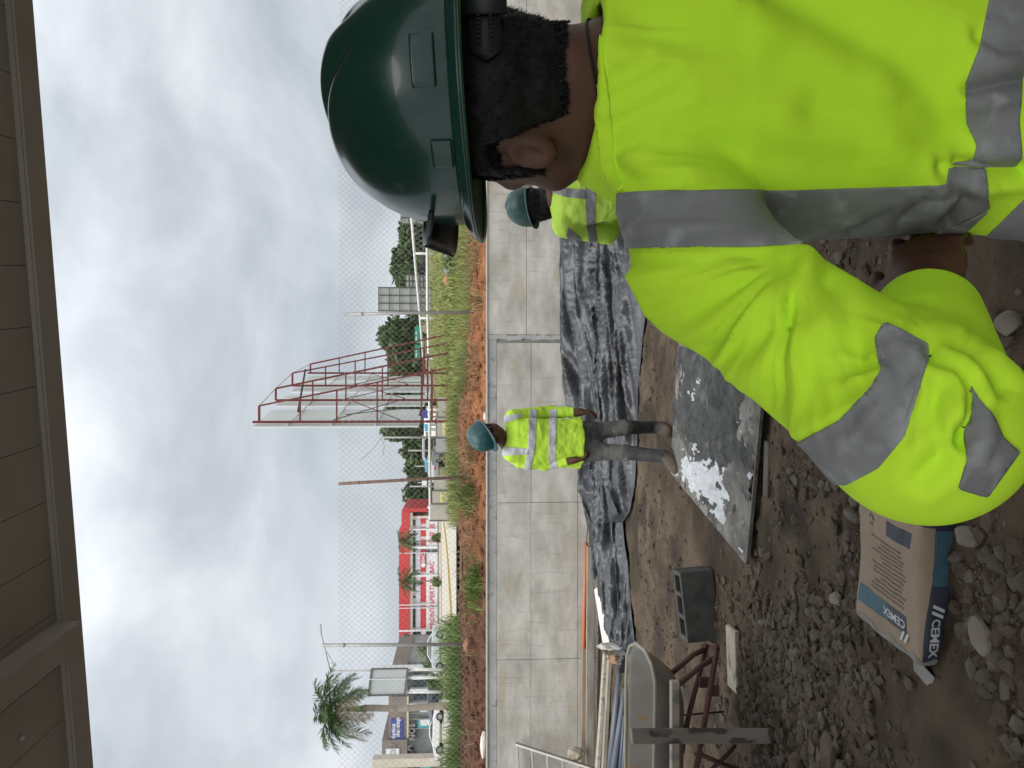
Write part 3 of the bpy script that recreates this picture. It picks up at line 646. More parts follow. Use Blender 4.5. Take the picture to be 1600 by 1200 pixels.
# green road boards
m_grn = mat('sign_green', (.02, .28, .19), rough=.5)
for (y0, y1, l) in [(510, 536, 'green road sign board nearer the grey screen tower'), (539, 560, 'green road sign board nearer the red steel frame')]:
    a = P(648, y1, 78); b = P(656, y0, 78); r = thing('road_sign', l, 'road sign', ((a.x+b.x)/2, 78, float(far_z(a.x, 78)))); mb = MB(); mb.box(((a.x+b.x)/2, 78, (a.z+b.z)/2), (b.x-a.x, .06, a.z-b.z)); bd = mb.build('board', m_grn, r, off=r.location)
    for (t, w) in ((.25, .3), (.6, .2)):
        mb = MB(); mb.box((a.x+(b.x-a.x)*t, 77.95, (a.z+b.z)/2+.1), ((b.x-a.x)*w, .02, .12)); mb.build('lettering', m_wpaint, bd, off=r.location)
    for t in (.15, .85):
        x = a.x+(b.x-a.x)*t; mb = MB(); mb.tube([(x, 78.1, float(far_z(x, 78))-.2), (x, 78.1, a.z)], .05, 6); mb.build('pole', m_pipe, r, off=r.location)
# ================================================================== hoarding of precast panels, tagged in yellow
m_hp = mat('precast', (.42, .385, .34), (.50, .46, .41), 1.3, .9, .2, 20); m_tag = mat('yellow_tag', (.75, .72, .25), rough=.8); m_hg = mat('precast_grey', (.36, .37, .38), (.43, .44, .44), 1.3, .9)
HB = [(620, 686), (652, 684), (684, 682), (708, 680), (742, 679), (766, 677), (787, 674), (813, 671)]
def hoarding(label, idx):
    a = P(711, HB[idx[0]][0], 40); r = thing('hoarding', label, 'hoarding', (a.x, 40, float(far_z(a.x, 40)))); o_ = r.location
    for i in idx[:-1]:
        y0, xt = HB[i]; y1, xt2 = HB[i+1]; A = P(711, y1, 40); B = P(711, y0, 40); zt = P((xt+xt2)/2, y0, 40).z
        mb = MB(); mb.box(((A.x+B.x)/2, 40+random.uniform(-.02, .02), (A.z-.3+zt)/2), (B.x-A.x-.05, .07, zt-A.z+.3)); pn = mb.build('panel', m_hg if i in (2,) else m_hp, r, off=o_)
        mb = MB(); mb.bar((A.x, 39.95, A.z-.4), (A.x, 39.95, zt+.05), .06, .1); mb.build('post', m_gd, r, off=o_)
        if i in (1, 5):
            mb = MB(); W_ = B.x-A.x; z0 = (A.z+zt)/2-.35; cx = (A.x+B.x)/2
            mb.box((cx, 39.945, z0+.45), (W_*.75, .012, .16))
            for k in range(4): mb.box((cx-W_*.3+k*W_*.2, 39.945, z0+.2+.06*(k % 2)), (.05, .012, .42))
            for k in range(2): mb.box((cx-W_*.2+k*W_*.4, 39.946, z0+.1), (W_*.2, .012, .05))
            mb.build('graffiti', m_tag if i == 5 else m_tag, pn, off=o_)
    return r
hoarding('run of beige precast hoarding panels right of the rusty post, one with pale yellow scrawl', [0, 1, 2, 3]); hoarding('run of precast hoarding panels nearest the bank, one tagged in yellow', [4, 5, 6, 7])
# ================================================================== buildings up on the left
def facade(root, d):
    o_ = root.location
    def pr(name, x0, x1, y0, y1, m, proud=0., thick=.25, par=None):
        a = P(x0, y1, d); b = P(x1, y0, d); mb = MB(); t = thick
        mb.box(((a.x+b.x)/2, d-proud+t/2, (a.z+b.z)/2), (abs(b.x-a.x), t, abs(a.z-b.z))); return mb.build(name, m, par or root, off=o_)
    return pr
m_bred = mat('bank_red', (.55, .045, .05), (.60, .06, .06), .4, .55); m_bwh = mat('bank_white', (.78, .78, .80), rough=.6); m_bbe = mat('bank_beige', (.62, .56, .47), rough=.8); m_bgl = mat('dark_glass', (.035, .045, .055), rough=.12, spec=.6); m_lil = mat('pale_lilac', (.66, .66, .74), rough=.6)
D = 100; cx = P(686, 900, D).x; zg = P(687, 900, D).z
bank = thing('bank_building', 'red and white bank building with a long red parapet across the car park', 'building', (cx, D, zg)); pr = facade(bank, D)
pr('wall', 640, 690, 806, 1011, m_bwh, 0, 9); pr('parapet', 624, 640, 826, 1012, m_bred, .6, 9.4); pr('parapet', 628, 640, 797, 825.5, m_bred, .6, 8)
pr('soffit', 640.1, 645, 800, 1012, m_bbe, .45, .6)
pr('end_frame', 640, 668, 793, 799, m_bred, .55, 8); pr('end_frame', 631, 640, 793, 796.8, m_bred, .55, 8)
for a, b in [(812, 821), (829, 831.5), (833.5, 836.5), (839, 852), (859, 862), (864.5, 893), (899, 921), (931, 934), (945, 946), (949, 980)]: w_ = pr('window', 645.5, 649.2, a, b, m_bgl, .06, .2)
pr('spandrel', 649.5, 657, 812, 983, m_lil, .10, .2)
for a, b in [(810, 818), (824, 838), (843, 852), (856, 893), (899, 940), (944.5, 948), (951, 981)]: pr('red_band', 657.2, 665.8, a, b, m_bred, .16, .3)
pr('shop_hoarding', 666, 683.5, 864, 982, m_bwh, .22, .3); pr('shop_hoarding', 666, 683.5, 812, 852, m_bwh, .22, .3)
en_ = pr('entrance', 666, 683, 853, 864, m_bgl, .2, .3); pr('mullion', 666, 683, 858, 858.8, m_bwh, .26, .08, en_); pr('mullion', 673, 674, 853, 864, m_bwh, .27, .08, en_)
pr('window', 645.5, 657.5, 985, 996.5, m_bgl, .06, .2); pr('window', 645.5, 657.5, 1000, 1009, m_bgl, .06, .2); pr('window', 665.5, 681, 985, 997, m_bgl, .06, .2); pr('window', 665.5, 681, 1000, 1010, m_bgl, .06, .2)
for y0, y1 in [(824.5, 827), (852, 856), (861.5, 863.2), (896, 899.5), (941.5, 943.8), (946.6, 948.6), (981, 984.5), (997.5, 999.4)]: pr('pilaster', 624.2 if y0 > 860 and y0 not in (896, 852) else 640.2, 683.8, y0, y1, m_bwh, .72, .5)
pr('sign_panel', 657, 665.4, 864.5, 886, m_bred, .3, .12)
text_mesh('lettering', 'BAC', .62, m_bwh, frame_mtx(P(661.4, 872, D-.45), (1, 0, 0), (0, -1, 0)), bank, .02, .012, bank.location)
mb = MB(); c = P(661.4, 883, D-.42); mb.tube([c, c+Vector((0, -.06, 0))], .3, 18); mb.build('emblem', m_bwh, bank, off=bank.location)
m_bt = mat('red_lettering', (.62, .08, .09), rough=.7)
for s, y in (('PRONTA', 962), ('APERTURA', 921)): text_mesh('lettering', s, .86, m_bt, frame_mtx(P(675.3, y, D-.24), (1, 0, 0), (0, -1, 0)), bank, .01, .012, bank.location)
text_mesh('lettering', 'BAC', .8, m_bt, frame_mtx(P(675, 886.5, D-.24), (1, 0, 0), (0, -1, 0)), bank, .01, .02, bank.location)
for y in (845, 835, 822): mb = MB(); [mb.box(P(x, y, D-.25), (.55, .03, .12)) for x in (672, 675, 678)]; mb.build('lettering', m_bt, bank, off=bank.location)
# optician's shop, far left
m_tp = mat('taupe_cladding', (.20, .165, .15), (.25, .21, .19), 1, .7); m_blu = mat('sign_blue', (.06, .075, .34), rough=.5); m_gg = mat('shop_glass', (.16, .19, .19), (.28, .32, .31), .5, .15, spec=.6); m_navy = mat('navy_panel', (.045, .045, .08), rough=.5); m_teal = mat('teal_panel', (.10, .42, .47), rough=.5); m_colm = mat('shop_column', (.62, .57, .49), (.52, .47, .38), 2, .85)
D = 78; shop = thing('optician_shop', 'low shop with taupe fascia, blue sign and glazed front behind the white sports car', 'building', (P(685, 1110, D).x, D, P(692, 1110, D).z)); pr = facade(shop, D)
pr('wall', 636, 694, 1034, 1320, m_gg, -.3, 8); pr('fascia', 608, 636, 1085, 1150, m_tp, .5, 8.6); pr('fascia', 614, 637, 1034, 1084.8, m_tp, .4, 8.2); pr('fascia', 598, 637, 1150.2, 1320, m_tp, .8, 8.8)
pr('trim', 636.2, 639, 1085, 1150, m_colm, .55, .4)
sg = pr('sign_panel', 612, 630.5, 1119, 1151.5, m_blu, .62, .11); pt = P(0, 0, 1)
text_mesh('lettering', 'óptica', .62, m_bwh, frame_mtx(P(614.8, 1142.5, D-.66), (1, 0, 0), (0, -1, 0)), sg, .015, .012, shop.location)
SQ = Matrix.Diagonal((.62, 1, 1, 1))
text_mesh('lettering', 'sosa', .62, m_bwh, frame_mtx(P(621.4, 1146.2, D-.66), (1, 0, 0), (0, -1, 0))@SQ, sg, .015, .012, shop.location)
text_mesh('lettering', 'y', .62, m_ypaint, frame_mtx(P(621.4, 1139, D-.66), (1, 0, 0), (0, -1, 0))@SQ, sg, .015, .014, shop.location)
text_mesh('lettering', 'arango', .62, m_bwh, frame_mtx(P(621.4, 1128.8, D-.66), (1, 0, 0), (0, -1, 0))@SQ, sg, .015, .012, shop.location)
s2 = pr('sign_panel', 604.5, 625, 1163, 1187.5, m_bwh, .92, .11); s3 = pr('sign_panel', 602, 624, 1187.7, 1235, m_blu, .92, .11)
text_mesh('lettering', 'SOU', .75, m_pipe, frame_mtx(P(614, 1174, D-.95), (1, 0, 0), (0, -1, 0)), s2, .015, .0, shop.location)
w1 = pr('window_panel', 636.5, 652, 1137, 1152, m_navy, .1, .2); text_mesh('lettering', 'NOS', .85, m_bwh, frame_mtx(P(644, 1144, D-.13), (1, 0, 0), (0, -1, 0)), w1, .01, .0, shop.location)
w1 = pr('window_panel', 630.5, 648, 1168.5, 1178, m_navy, .1, .2); text_mesh('lettering', 'YA', 1.0, m_bwh, frame_mtx(P(638, 1173.5, D-.13), (1, 0, 0), (0, -1, 0)), w1, .01, .0, shop.location)
pr('window_panel', 653, 673, 1123, 1137, m_teal, .1, .2); pr('poster', 657, 672, 1123.5, 1133, m_bwh, .13, .1); pr('window_panel', 656, 673, 1107, 1112, m_lil, .1, .2); pr('window_panel', 656, 673, 1186.5, 1215, m_teal, .1, .2); pr('window', 628, 655, 1187, 1225, m_bgl, .1, .2)
for y in (1080, 1097.5, 1113, 1122.3, 1137.3, 1184): pr('mullion', 637, 690, y-.45, y+.45, m_colm, .18, .15)
pr('column', 590, 690, 1152.5, 1168, m_colm, 4.2, 1.0); pr('column', 626, 690, 1178, 1185.5, m_bwh, .55, .7)
pr('column', 597, 679, 1031, 1039, m_bwh, 2.0, .8); pr('column', 645, 676, 1054, 1059, m_bwh, .5, .6); pr('column', 641, 676, 1073.5, 1078, m_bwh, .5, .6); pr('column', 640, 676, 1096, 1098, m_bwh, .5, .6)
for a, b in [(1041, 1051), (1060, 1072), (1086, 1093)]: pr('window', 646, 674, a, b, m_bgl, .05, .2)
# little shop with a dark pitched roof between the two
D = 92; sm = thing('kiosk', 'small dark-roofed kiosk beside the bank, behind the white column', 'building', (P(685, 1021, D).x, D, P(688, 1021, D).z)); pr = facade(sm, D)
pr('wall', 632, 690, 1012, 1031, m_tp, 0, 5); pr('column', 628, 682, 1012.5, 1017.5, m_bwh, .3, .5); pr('sign_panel', 635, 645, 1018.5, 1030, m_lil, .2, .2); text_mesh('lettering', 'A', .7, m_bt, frame_mtx(P(641, 1025.5, D-.25), (1, 0, 0), (0, -1, 0)), sm, .02, .02, sm.location)
pr('window', 648, 676, 1018.5, 1030, m_bgl, .06, .2)
a = P(621, 1013, D); b = P(628, 1033, D); mb = MB(); mb.prism([(P(632, 1032, D).x, P(632, 1032, D).z), (P(632, 1011, D).x, P(632, 1011, D).z), (P(626, 1011, D).x, P(626, 1011, D).z), (P(620.5, 1020, D).x, P(620.5, 1020, D).z), (P(623, 1032, D).x, P(623, 1032, D).z)], lambda u, v, w: (u, w, v), D-.4, 5.6); mb.build('roof', m_gd, sm, off=sm.location)
# ================================================================== cars
m_tyre = mat('tyre', (.02, .02, .02), rough=.9); m_rim = mat('rim', (.4, .4, .42), rough=.3, metal=.8); m_cgl = mat('car_glass', (.03, .04, .045), rough=.08, spec=.6); m_lamp = mat('head_lamp', (.75, .77, .78), rough=.2); m_tail = mat('tail_lamp', (.5, .03, .03), rough=.3)
PROF = {'sport': [(-2.1, .35), (-2.15, .62), (-1.9, .82), (-1.2, .92), (-.55, 1.22), (.15, 1.26), (.95, .95), (1.75, .80), (2.1, .58), (2.1, .35)],
        'sedan': [(-2.2, .35), (-2.22, .75), (-2.1, .95), (-1.45, 1.02), (-.85, 1.42), (.35, 1.44), (1.05, 1.02), (2.0, .88), (2.2, .65), (2.2, .35)],
        'van': [(-2.3, .4), (-2.35, 1.0), (-2.2, 1.85), (-1.9, 1.95), (.9, 1.92), (1.55, 1.2), (2.25, 1.0), (2.35, .7), (2.35, .4)]}
GL = {'sport': [(-1.15, .93), (-.55, 1.17), (.12, 1.21), (.85, .95)], 'sedan': [(-1.3, 1.03), (-.8, 1.36), (.32, 1.38), (.95, 1.03)], 'van': [(.0, 1.15), (.0, 1.75), (.85, 1.75), (1.35, 1.2)]}
def car(name, label, kind, cat, x, y, d, face, col, rough=.25):
    m = mat(name+'_paint', col, rough=rough, coat=.6, spec=.5); c = G(x, y, 14, 200) if d is None else P(x, y, d); z = float(far_z(c.x, c.y))+.09
    r = thing(name, label, cat, (c.x, c.y, z), face, 'parked vehicles beyond the wall'); hw = .86; n = len(PROF[kind])
    mb = MB(); vs = []
    for w, k in ((-hw, 0), (-hw+.02, 1), (hw-.02, 1), (hw, 0)): pass
    lay = []
    for w in (-1, 1):
        lay.append([(px, w*(hw if pz < 1.0 else hw-(pz-1.0)*.45), pz) for px, pz in PROF[kind]])
    mb.add(lay[0]+lay[1], [tuple(range(n)), tuple(reversed(range(n, 2*n)))]+[(i, n+i, n+(i+1) % n, (i+1) % n) for i in range(n)])
    bo_ = mb.build('body', m, r); bv = bo_.modifiers.new('b', 'BEVEL'); bv.width = .06; bv.segments = 2
    g_ = GL[kind]
    for w in (-1, 1):
        mb = MB(); mb.prism(g_, lambda u, v, q: (u, w*((hw-.0 if v < 1 else hw-(v-1.0)*.45)+q), v), -.01, .025); mb.build('side_window', m_cgl, r)
    pr_ = PROF[kind]
    if kind != 'van':
        for (i, j) in ((3, 4), (5, 6)):
            a = Vector((pr_[i][0], 0, pr_[i][1])); b = Vector((pr_[j][0], 0, pr_[j][1])); d_ = (b-a).normalized(); nn = Vector((-d_.z, 0, d_.x)); a2 = a.lerp(b, .1)+nn*.012; b2 = a.lerp(b, .92)+nn*.012
            mb = MB(); mb.add([a2+Vector((0, -.68, 0)), a2+Vector((0, .68, 0)), b2+Vector((0, .6, 0)), b2+Vector((0, -.6, 0)), a2+Vector((0, -.68, 0))-nn*.03, a2+Vector((0, .68, 0))-nn*.03, b2+Vector((0, .6, 0))-nn*.03, b2+Vector((0, -.6, 0))-nn*.03], [(0, 1, 2, 3), (4, 7, 6, 5), (0, 4, 5, 1), (1, 5, 6, 2), (2, 6, 7, 3), (3, 7, 4, 0)]); mb.build('windscreen', m_cgl, r)
    for px in (-1.32, 1.32):
        for w in (-1, 1):
            mb = MB(); mb.tube([(px, w*.66, .33), (px, w*.90, .33)], .33, 16); wl = mb.build('wheel', m_tyre, r); mb = MB(); mb.tube([(px, w*.9, .33), (px, w*.915, .33)], .2, 12); mb.build('rim', m_rim, wl)
    for px, mm, nm in ((pr_[-2][0]-.06, m_lamp, 'headlight'), (pr_[1][0]+.04, m_tail, 'tail_light')):
        for w in (-1, 1): mb = MB(); mb.box((px, w*.62, .68), (.16, .34, .14), bev=.03); mb.build(nm, mm, r)
    return r
car('sports_car', 'low white sports car parked in front of the shop with the blue sign', 'sport', 'car', 691, 1143, 66, R(196), (.75, .75, .74))
car('parked_car', 'dark blue-black car between the palm trunk and the white columns', 'sedan', 'car', 691, 1097, 70, R(60), (.03, .035, .06))
car('parked_car', 'small grey car showing its round headlamp left of the blank sign pole', 'sedan', 'car', 690, 1081, 72, R(250), (.20, .21, .22))
car('parked_car', 'silver car behind the tall left fence post, half hidden by grass', 'sedan', 'car', 699, 1016, 68, R(200), (.52, .58, .60))
car('white_van', 'white van just left of the red billboard frame', 'van', 'van', 689, 674, 95, R(180), (.78, .78, .78))
car('pickup', 'grey pickup under the blue and white awning', 'sedan', 'pickup', 688, 724, 68, R(70), (.35, .37, .40))
m_can = mat('awning_blue', (.10, .42, .62), (.16, .50, .68), 1, .6); m_dk = mat('dark_shed', (.075, .07, .065), (.11, .10, .09), 2, .8)
for (y0, y1, x0, x1, l, m) in [(716, 736, 662, 671, 'light blue awning with a curved top above the grey pickup', m_can), (662, 673, 661, 671, 'turquoise awning beside the billboard edge', m_can), (640, 653, 656, 668, 'blue awning seen under the billboard sheets', m_blu)]:
    a = P(x0, y1, 72); b = P(x1, y0, 72); zg = float(far_z(a.x, 72)); r = thing('awning', l, 'awning', ((a.x+b.x)/2, 72, zg)); mb = MB(); n = 8; vs = []
    hh = a.z-b.z
    for i in range(n+1):
        t = i/n; x = a.x+(b.x-a.x)*t; z = b.z+hh*(.55+.45*math.sin(t*math.pi*.6+.3)); vs += [(x, 71, z-hh*.35), (x, 73.4, z), (x, 71, z-hh*.35-.06), (x, 73.4, z-.06)]
    mb.add(vs, [f for i in range(n) for f in ((4*i, 4*i+1, 4*i+5, 4*i+4), (4*i+2, 4*i+6, 4*i+7, 4*i+3), (4*i, 4*i+4, 4*i+6, 4*i+2))]); mb.build('canopy', m, r, off=r.location)
    mb = MB(); mb.box(((a.x+b.x)/2, 71.05, b.z+hh*.3), (b.x-a.x, .08, hh*.75)); mb.build('valance', m, r, off=r.location)
    for x in (a.x+.1, b.x-.1):
        for yy in (71.1, 73.3): mb = MB(); mb.tube([(x, yy, zg-.1), (x, yy, b.z+hh*.3)], .05, 6); mb.build('post', m_pipe, r, off=r.location)
a = P(660, 716, 74); b = P(684, 688, 74); mb = MB(); c = ((a.x+b.x)/2, 76, (a.z+b.z)/2-.5); zg = float(far_z(c[0], 76)); sh = thing('shed', 'dark open market shed between the two awnings', 'shed', (c[0], 76, zg))
mb.box((c[0], 76.5, (zg+a.z-.2)/2-.1), (b.x-a.x, 2.4, a.z-zg)); mb.build('wall', m_dk, sh, off=sh.location); mb = MB(); mb.box((c[0], 76, a.z), (b.x-a.x+.5, 4.4, .16), Matrix.Rotation(.08, 3, 'X')); mb.build('roof', m_gs, sh, off=sh.location)
for k in range(3): mb = MB(); z = zg+(a.z-zg)*(.25+.22*k); mb.bar((a.x, 74.9, z), (b.x, 74.9, z), .07, .1); mb.build('rail', m_bbe, sh, off=sh.location)
# ================================================================== poles, street lamp, blank sign, palms
def pole(label, x0, x1, y0, y1, d, r, arm=None, name='utility_pole', cat='pole'):
    a = P(x0, y0, d); b = P(x1, y1, d); b.z = float(far_z(b.x, d))-.2; rt = thing(name, label, cat, (b.x, d, b.z)); mb = MB(); mb.tube([b, a], [r*1.2, r*.8], 8); mb.build('shaft', m_pipe, rt, True, off=b)
    if arm: arm(rt, a, b)
    return rt
def wires(rt, a, b):
    for (x, y) in ((628, 712), (593, 720)):
        mb = MB(); e = P(x-30, y, 66); mb.tube([a, a.lerp(e, .5)-Vector((0, 0, .2)), e], .02, 4); mb.build('wire', m_gd, rt, off=b)
pole('thin grey utility pole with drooping wires left of the billboard', 596, 690, 683.5, 683.5, 66, .09, wires); pole('short thin grey pole left of the utility pole with wires', 638, 690, 704, 704, 68, .08); pole('low white pole beside the blue awning', 648, 690, 728.5, 728.5, 69, .06)
pole('white pole just left of the rusty fence post', 640, 695, 760, 760, 60, .07); 
def board(rt, a, b):
    mb = MB(); c = P(663, 755, 60); mb.box(c, (.4, .05, .4)); mb.build('board', m_bwh, rt, off=b)
pole('thin pole with a small square white board beside the hoarding', 652, 695, 754, 754, 60.5, .05, board, 'sign_post', 'sign')
D = 48
def lamp_arm(rt, a, b):
    mb = MB(); e = P(502, 990, D); mb.tube([a, a.lerp(e, .5), e], .035, 6); ar = mb.build('arm', m_pipe, rt, True, off=b)
    c = P(501, 980, D); mb = MB(); mb.bar(e+Vector((.0, 0, 0)), c+Vector((.18, 0, 0.02)), .16, .09, bev=.02); mb.build('lamp_head', mat('lamp_grey', (.42, .42, .42), rough=.5), ar, off=b)
    mb = MB(); e2 = P(510, 1018, D); f2 = P(525, 1042, D); mb.tube([e2, f2], .02, 5); mb.tube([P(508, 1018, D), e2], .02, 5); mb.tube([P(516, 1036, D), P(521, 1036, D)], .02, 5); mb.build('brace', m_pipe, ar, off=b)
pole('street lamp on a long arm rising behind the palm crown', 516, 694, 1048, 1048, D, .06, lamp_arm, 'street_lamp', 'street lamp')
D = 44; bl = thing('blank_sign', 'blank grey sign board in a dark frame on white poles beside the palm trunk', 'sign', (P(690, 1066, D).x, D, float(far_z(P(690, 1066, D).x, D)))); bo = bl.location
def qd(x, y): return P(x, y, D)
c4 = [qd(575.5, 1086.5), qd(581, 1045), qd(637, 1044), qd(632.5, 1085)]
mb = MB(); mb.add([p for p in c4]+[p+Vector((0, .08, 0)) for p in c4], [(0, 1, 2, 3), (7, 6, 5, 4), (0, 4, 5, 1), (1, 5, 6, 2), (2, 6, 7, 3), (3, 7, 4, 0)]); mb.build('board', mat('blank_board', (.40, .44, .44), (.46, .50, .50), .5, .5), bl, off=bo)
for i in range(4): mb = MB(); mb.bar(c4[i]+Vector((0, -.03, 0)), c4[(i+1) % 4]+Vector((0, -.03, 0)), .07, .1); mb.build('frame', m_gd, bl, off=bo)
mb = MB(); mb.bar(qd(577, 1061)+Vector((0, -.05, 0)), qd(635, 1060)+Vector((0, -.05, 0)), .05, .05); mb.build('batten', m_lil, bl, off=bo)
for y in (1047.5, 1060.5, 1083): b = qd(694, y); b.z = float(far_z(b.x, D))-.1; mb = MB(); mb.tube([b+Vector((0, .15, 0)), qd(633, y)+Vector((0, .15, 0))], .085, 8); mb.build('pole', m_wpaint, bl, True, off=bo)
# palms
m_ptr = mat('palm_trunk', (.26, .22, .18), (.36, .31, .26), 1.4, .9, .4, 20, stretch=(.4, .4, 3)); m_psh = mat('palm_crownshaft', (.07, .13, .04), (.12, .18, .06), 2, .5)
m_fr = [leafmat('frond_green', (.04, .085, .025), (.09, .15, .045), 1.5), leafmat('frond_dry', (.17, .14, .08), (.25, .21, .12), 1.5)]
def palm(label, x_top, x_base, y, d, crown, nfr, seed, rt=.13, group=None, shaft=True, leaflets=34):
    g = random.Random(seed); a = P(x_top, y, d); b = P(x_base, y, d); b.z = float(far_z(b.x, d))-.1; r = thing('palm_tree', label, 'palm tree', b, 0, group); h = a.z-b.z
    mb = MB(); pts = [(0.03*math.sin(k), 0, h*(.78 if shaft else 1)*k/8) for k in range(9)]; mb.tube(pts, [rt*(1.25-.25*min(1, k/3)) for k in range(9)], 10); mb.build('trunk', m_ptr, r, True)
    if shaft: mb = MB(); mb.tube([(0, 0, h*.78), (0, 0, h*.86), (0, 0, h)], [rt*1.0, rt*.85, rt*.4], 10); mb.build('crownshaft', m_psh, r, True)
    for i in range(nfr):
        az = 2.4*i+g.uniform(-.3, .3); el = 1.25-1.75*(i/nfr)+g.uniform(-.1, .1); ln = crown*g.uniform(.85, 1.1); dry = i > nfr*.72
        pts = []; p = Vector((0, 0, h)); e_ = el; st = ln/10
        for k in range(11): pts.append(p.copy()); p = p+Vector((math.cos(az)*math.cos(e_), math.sin(az)*math.cos(e_), math.sin(e_)))*st; e_ -= g.uniform(.13, .2)
        mb = MB(); mb.tube(pts, [.02*(1-k/13)*crown/2 for k in range(11)], 4)
        for k in range(leaflets):
            t = .12+.88*k/leaflets; q = t*10; i0 = min(int(q), 9); c = pts[i0].lerp(pts[i0+1], q-i0); tg = (pts[i0+1]-pts[i0]).normalized(); sd = tg.cross(Vector((0, 0, 1))).normalized()
            L_ = crown*.3*math.sin(math.pi*(t*.85+.12))*g.uniform(.8, 1.15)
            for s in (-1, 1):
                tip = c+(sd*s*.75+tg*.55+Vector((0, 0, g.uniform(-.75, .25))))*L_; w = tg*(.017 if shaft else .034)*crown; mid = c.lerp(tip, .5)+Vector((0, 0, .05*L_)); mb.add([c-w*.5, c+w*.5, mid+w*.6, tip, mid-w*.4], [(0, 1, 2, 3, 4)])
        mb.build('frond', m_fr[1 if dry and shaft and g.random() < .6 else 0], r, fixn=False)
    return r
palm('tall palm with a shaggy round crown standing by the blank grey sign', 527, 702, 1104, 36, 2.2, 30, 3, .155)
mb = MB()
palm('thin young palm with a curly crown in front of the bank hoarding', 636, 690, 907.5, 80, 2.0, 15, 5, .07, 'young palms before the bank', False, 26); palm('young palm with two drooping tufts nearer the hoarding panels', 634, 690, 845, 84, 1.9, 15, 6, .07, 'young palms before the bank', False, 26)
def bush(label, x, y, d, w, h, mi, seed, n=500, leaf=.13):
    c = P(x, y, d); z = float(far_z(c.x, d)); g = random.Random(seed); cl = [((c.x+g.uniform(-.6, .6)*w, d+g.uniform(-.5, .5)*w, z+h*g.uniform(.35, .75)), (w*.5, w*.5, h*.4)) for k in range(6)]
    o = foliage('bush', cl, n, leaf, m_leaf[mi], None, (c.x, d, z), seed); o.location = (c.x, d, z); return tag(o, label, 'bush', 'bushes round the car park')
bush('round clipped bush at the foot of the young palm in front of the bank lettering', 690, 908, 79, .6, 1.1, 2, 21); bush('round bush at the foot of the second young palm', 688, 842, 82, .6, 1.1, 1, 22)
bush('low bush between the white columns of the shop', 688, 1035, 70, 1.0, 2.0, 1, 23); bush('yellow-green shrub at the base of the slim white column', 680, 1016, 74, .7, 2.4, 2, 24); bush('shrub at the left of the sign poles', 690, 1062, 62, .9, 1.5, 1, 25)
bush('leafy weed on the sheeting heap by the helmet', 708, 413, 19, .3, .45, 2, 26, 240, .06)
# heap of grey sheeting and soil on the field
m_tarp = mat('tarp_plastic', (.028, .030, .033), (.070, .073, .078), 1.5, .32, .35, 30, c3=(.03, .031, .034), s3=2.2, m3=(.5, .64), spec=.5, bdist=.01); m_tarp2 = mat('grey_sheeting', (.17, .18, .20), (.25, .26, .285), 2, .5, .5, 15, spec=.4)
a = G(714, 432, 13.5); b = G(714, 340, 13.5); xs_ = np.linspace(a.x, b.x+.6, 70); ys_ = np.linspace(a.y-.4, a.y+2.4, 50)
def heapz(X, Y):
    e = sstep(xs_[0], xs_[0]+.35, X)*sstep(ys_[0], ys_[0]+.7, Y)*sstep(ys_[-1], ys_[-1]-.8, Y); p = np.stack([X*1.2+Y, Y*3-X, 0*X], -1); return fieldz(X, Y)-.04+e*(.34+.16*np.abs(fbm(p*1.6, 3)))
o = grid_obj('sheeting', xs_, ys_, heapz, m_tarp2); tag(o, 'crumpled grey plastic sheeting over a heap on the field, below the helmet visor', 'sheeting')
c = G(712, 437, 13.5); rock('soil_heap', 'small orange soil heap at the end of the grey sheeting', 'soil heap', c, (.3, .4, .25), mat('orange_soil', (.33, .15, .06), (.40, .2, .09), 6, .95, .6), 31)
# ================================================================== things on the site
from mathutils.bvhtree import BVHTree
def GZ(x, y, up=0.0):      # on the detailed site ground
    p = G(x, y, 1.2, 40, up); p.z = float(ground_detail(np.array([p.x]), np.array([p.y]))[0])+up; return p
def ptz(x, y, z): r = ray(x, y); t = (z-CAMZ)/r.z; return Vector((r.x*t, t, z))
m_wood = mat('grey_timber', (.21, .185, .15), (.33, .295, .245), 3, .85, .5, 30, stretch=(.6, 3, 3), spec=.2, bdist=.004)
m_wood2 = mat('pale_timber', (.36, .31, .24), (.46, .41, .33), 4, .85, .4, 30, spec=.2, c3=(.22, .20, .17), s3=9, m3=(.55, .65), bdist=.004)
m_bron = mat('bronze_beam', (.26, .19, .13), (.32, .25, .18), 3, .8, .3); m_orange = mat('orange_pvc', (.55, .17, .07), (.48, .15, .07), 3, .5); m_pvc = mat('grey_pvc', (.075, .085, .11), (.11, .12, .145), 3, .4, spec=.5)
m_wht = mat('white_board', (.68, .66, .61), (.58, .55, .50), 5, .7, .2)
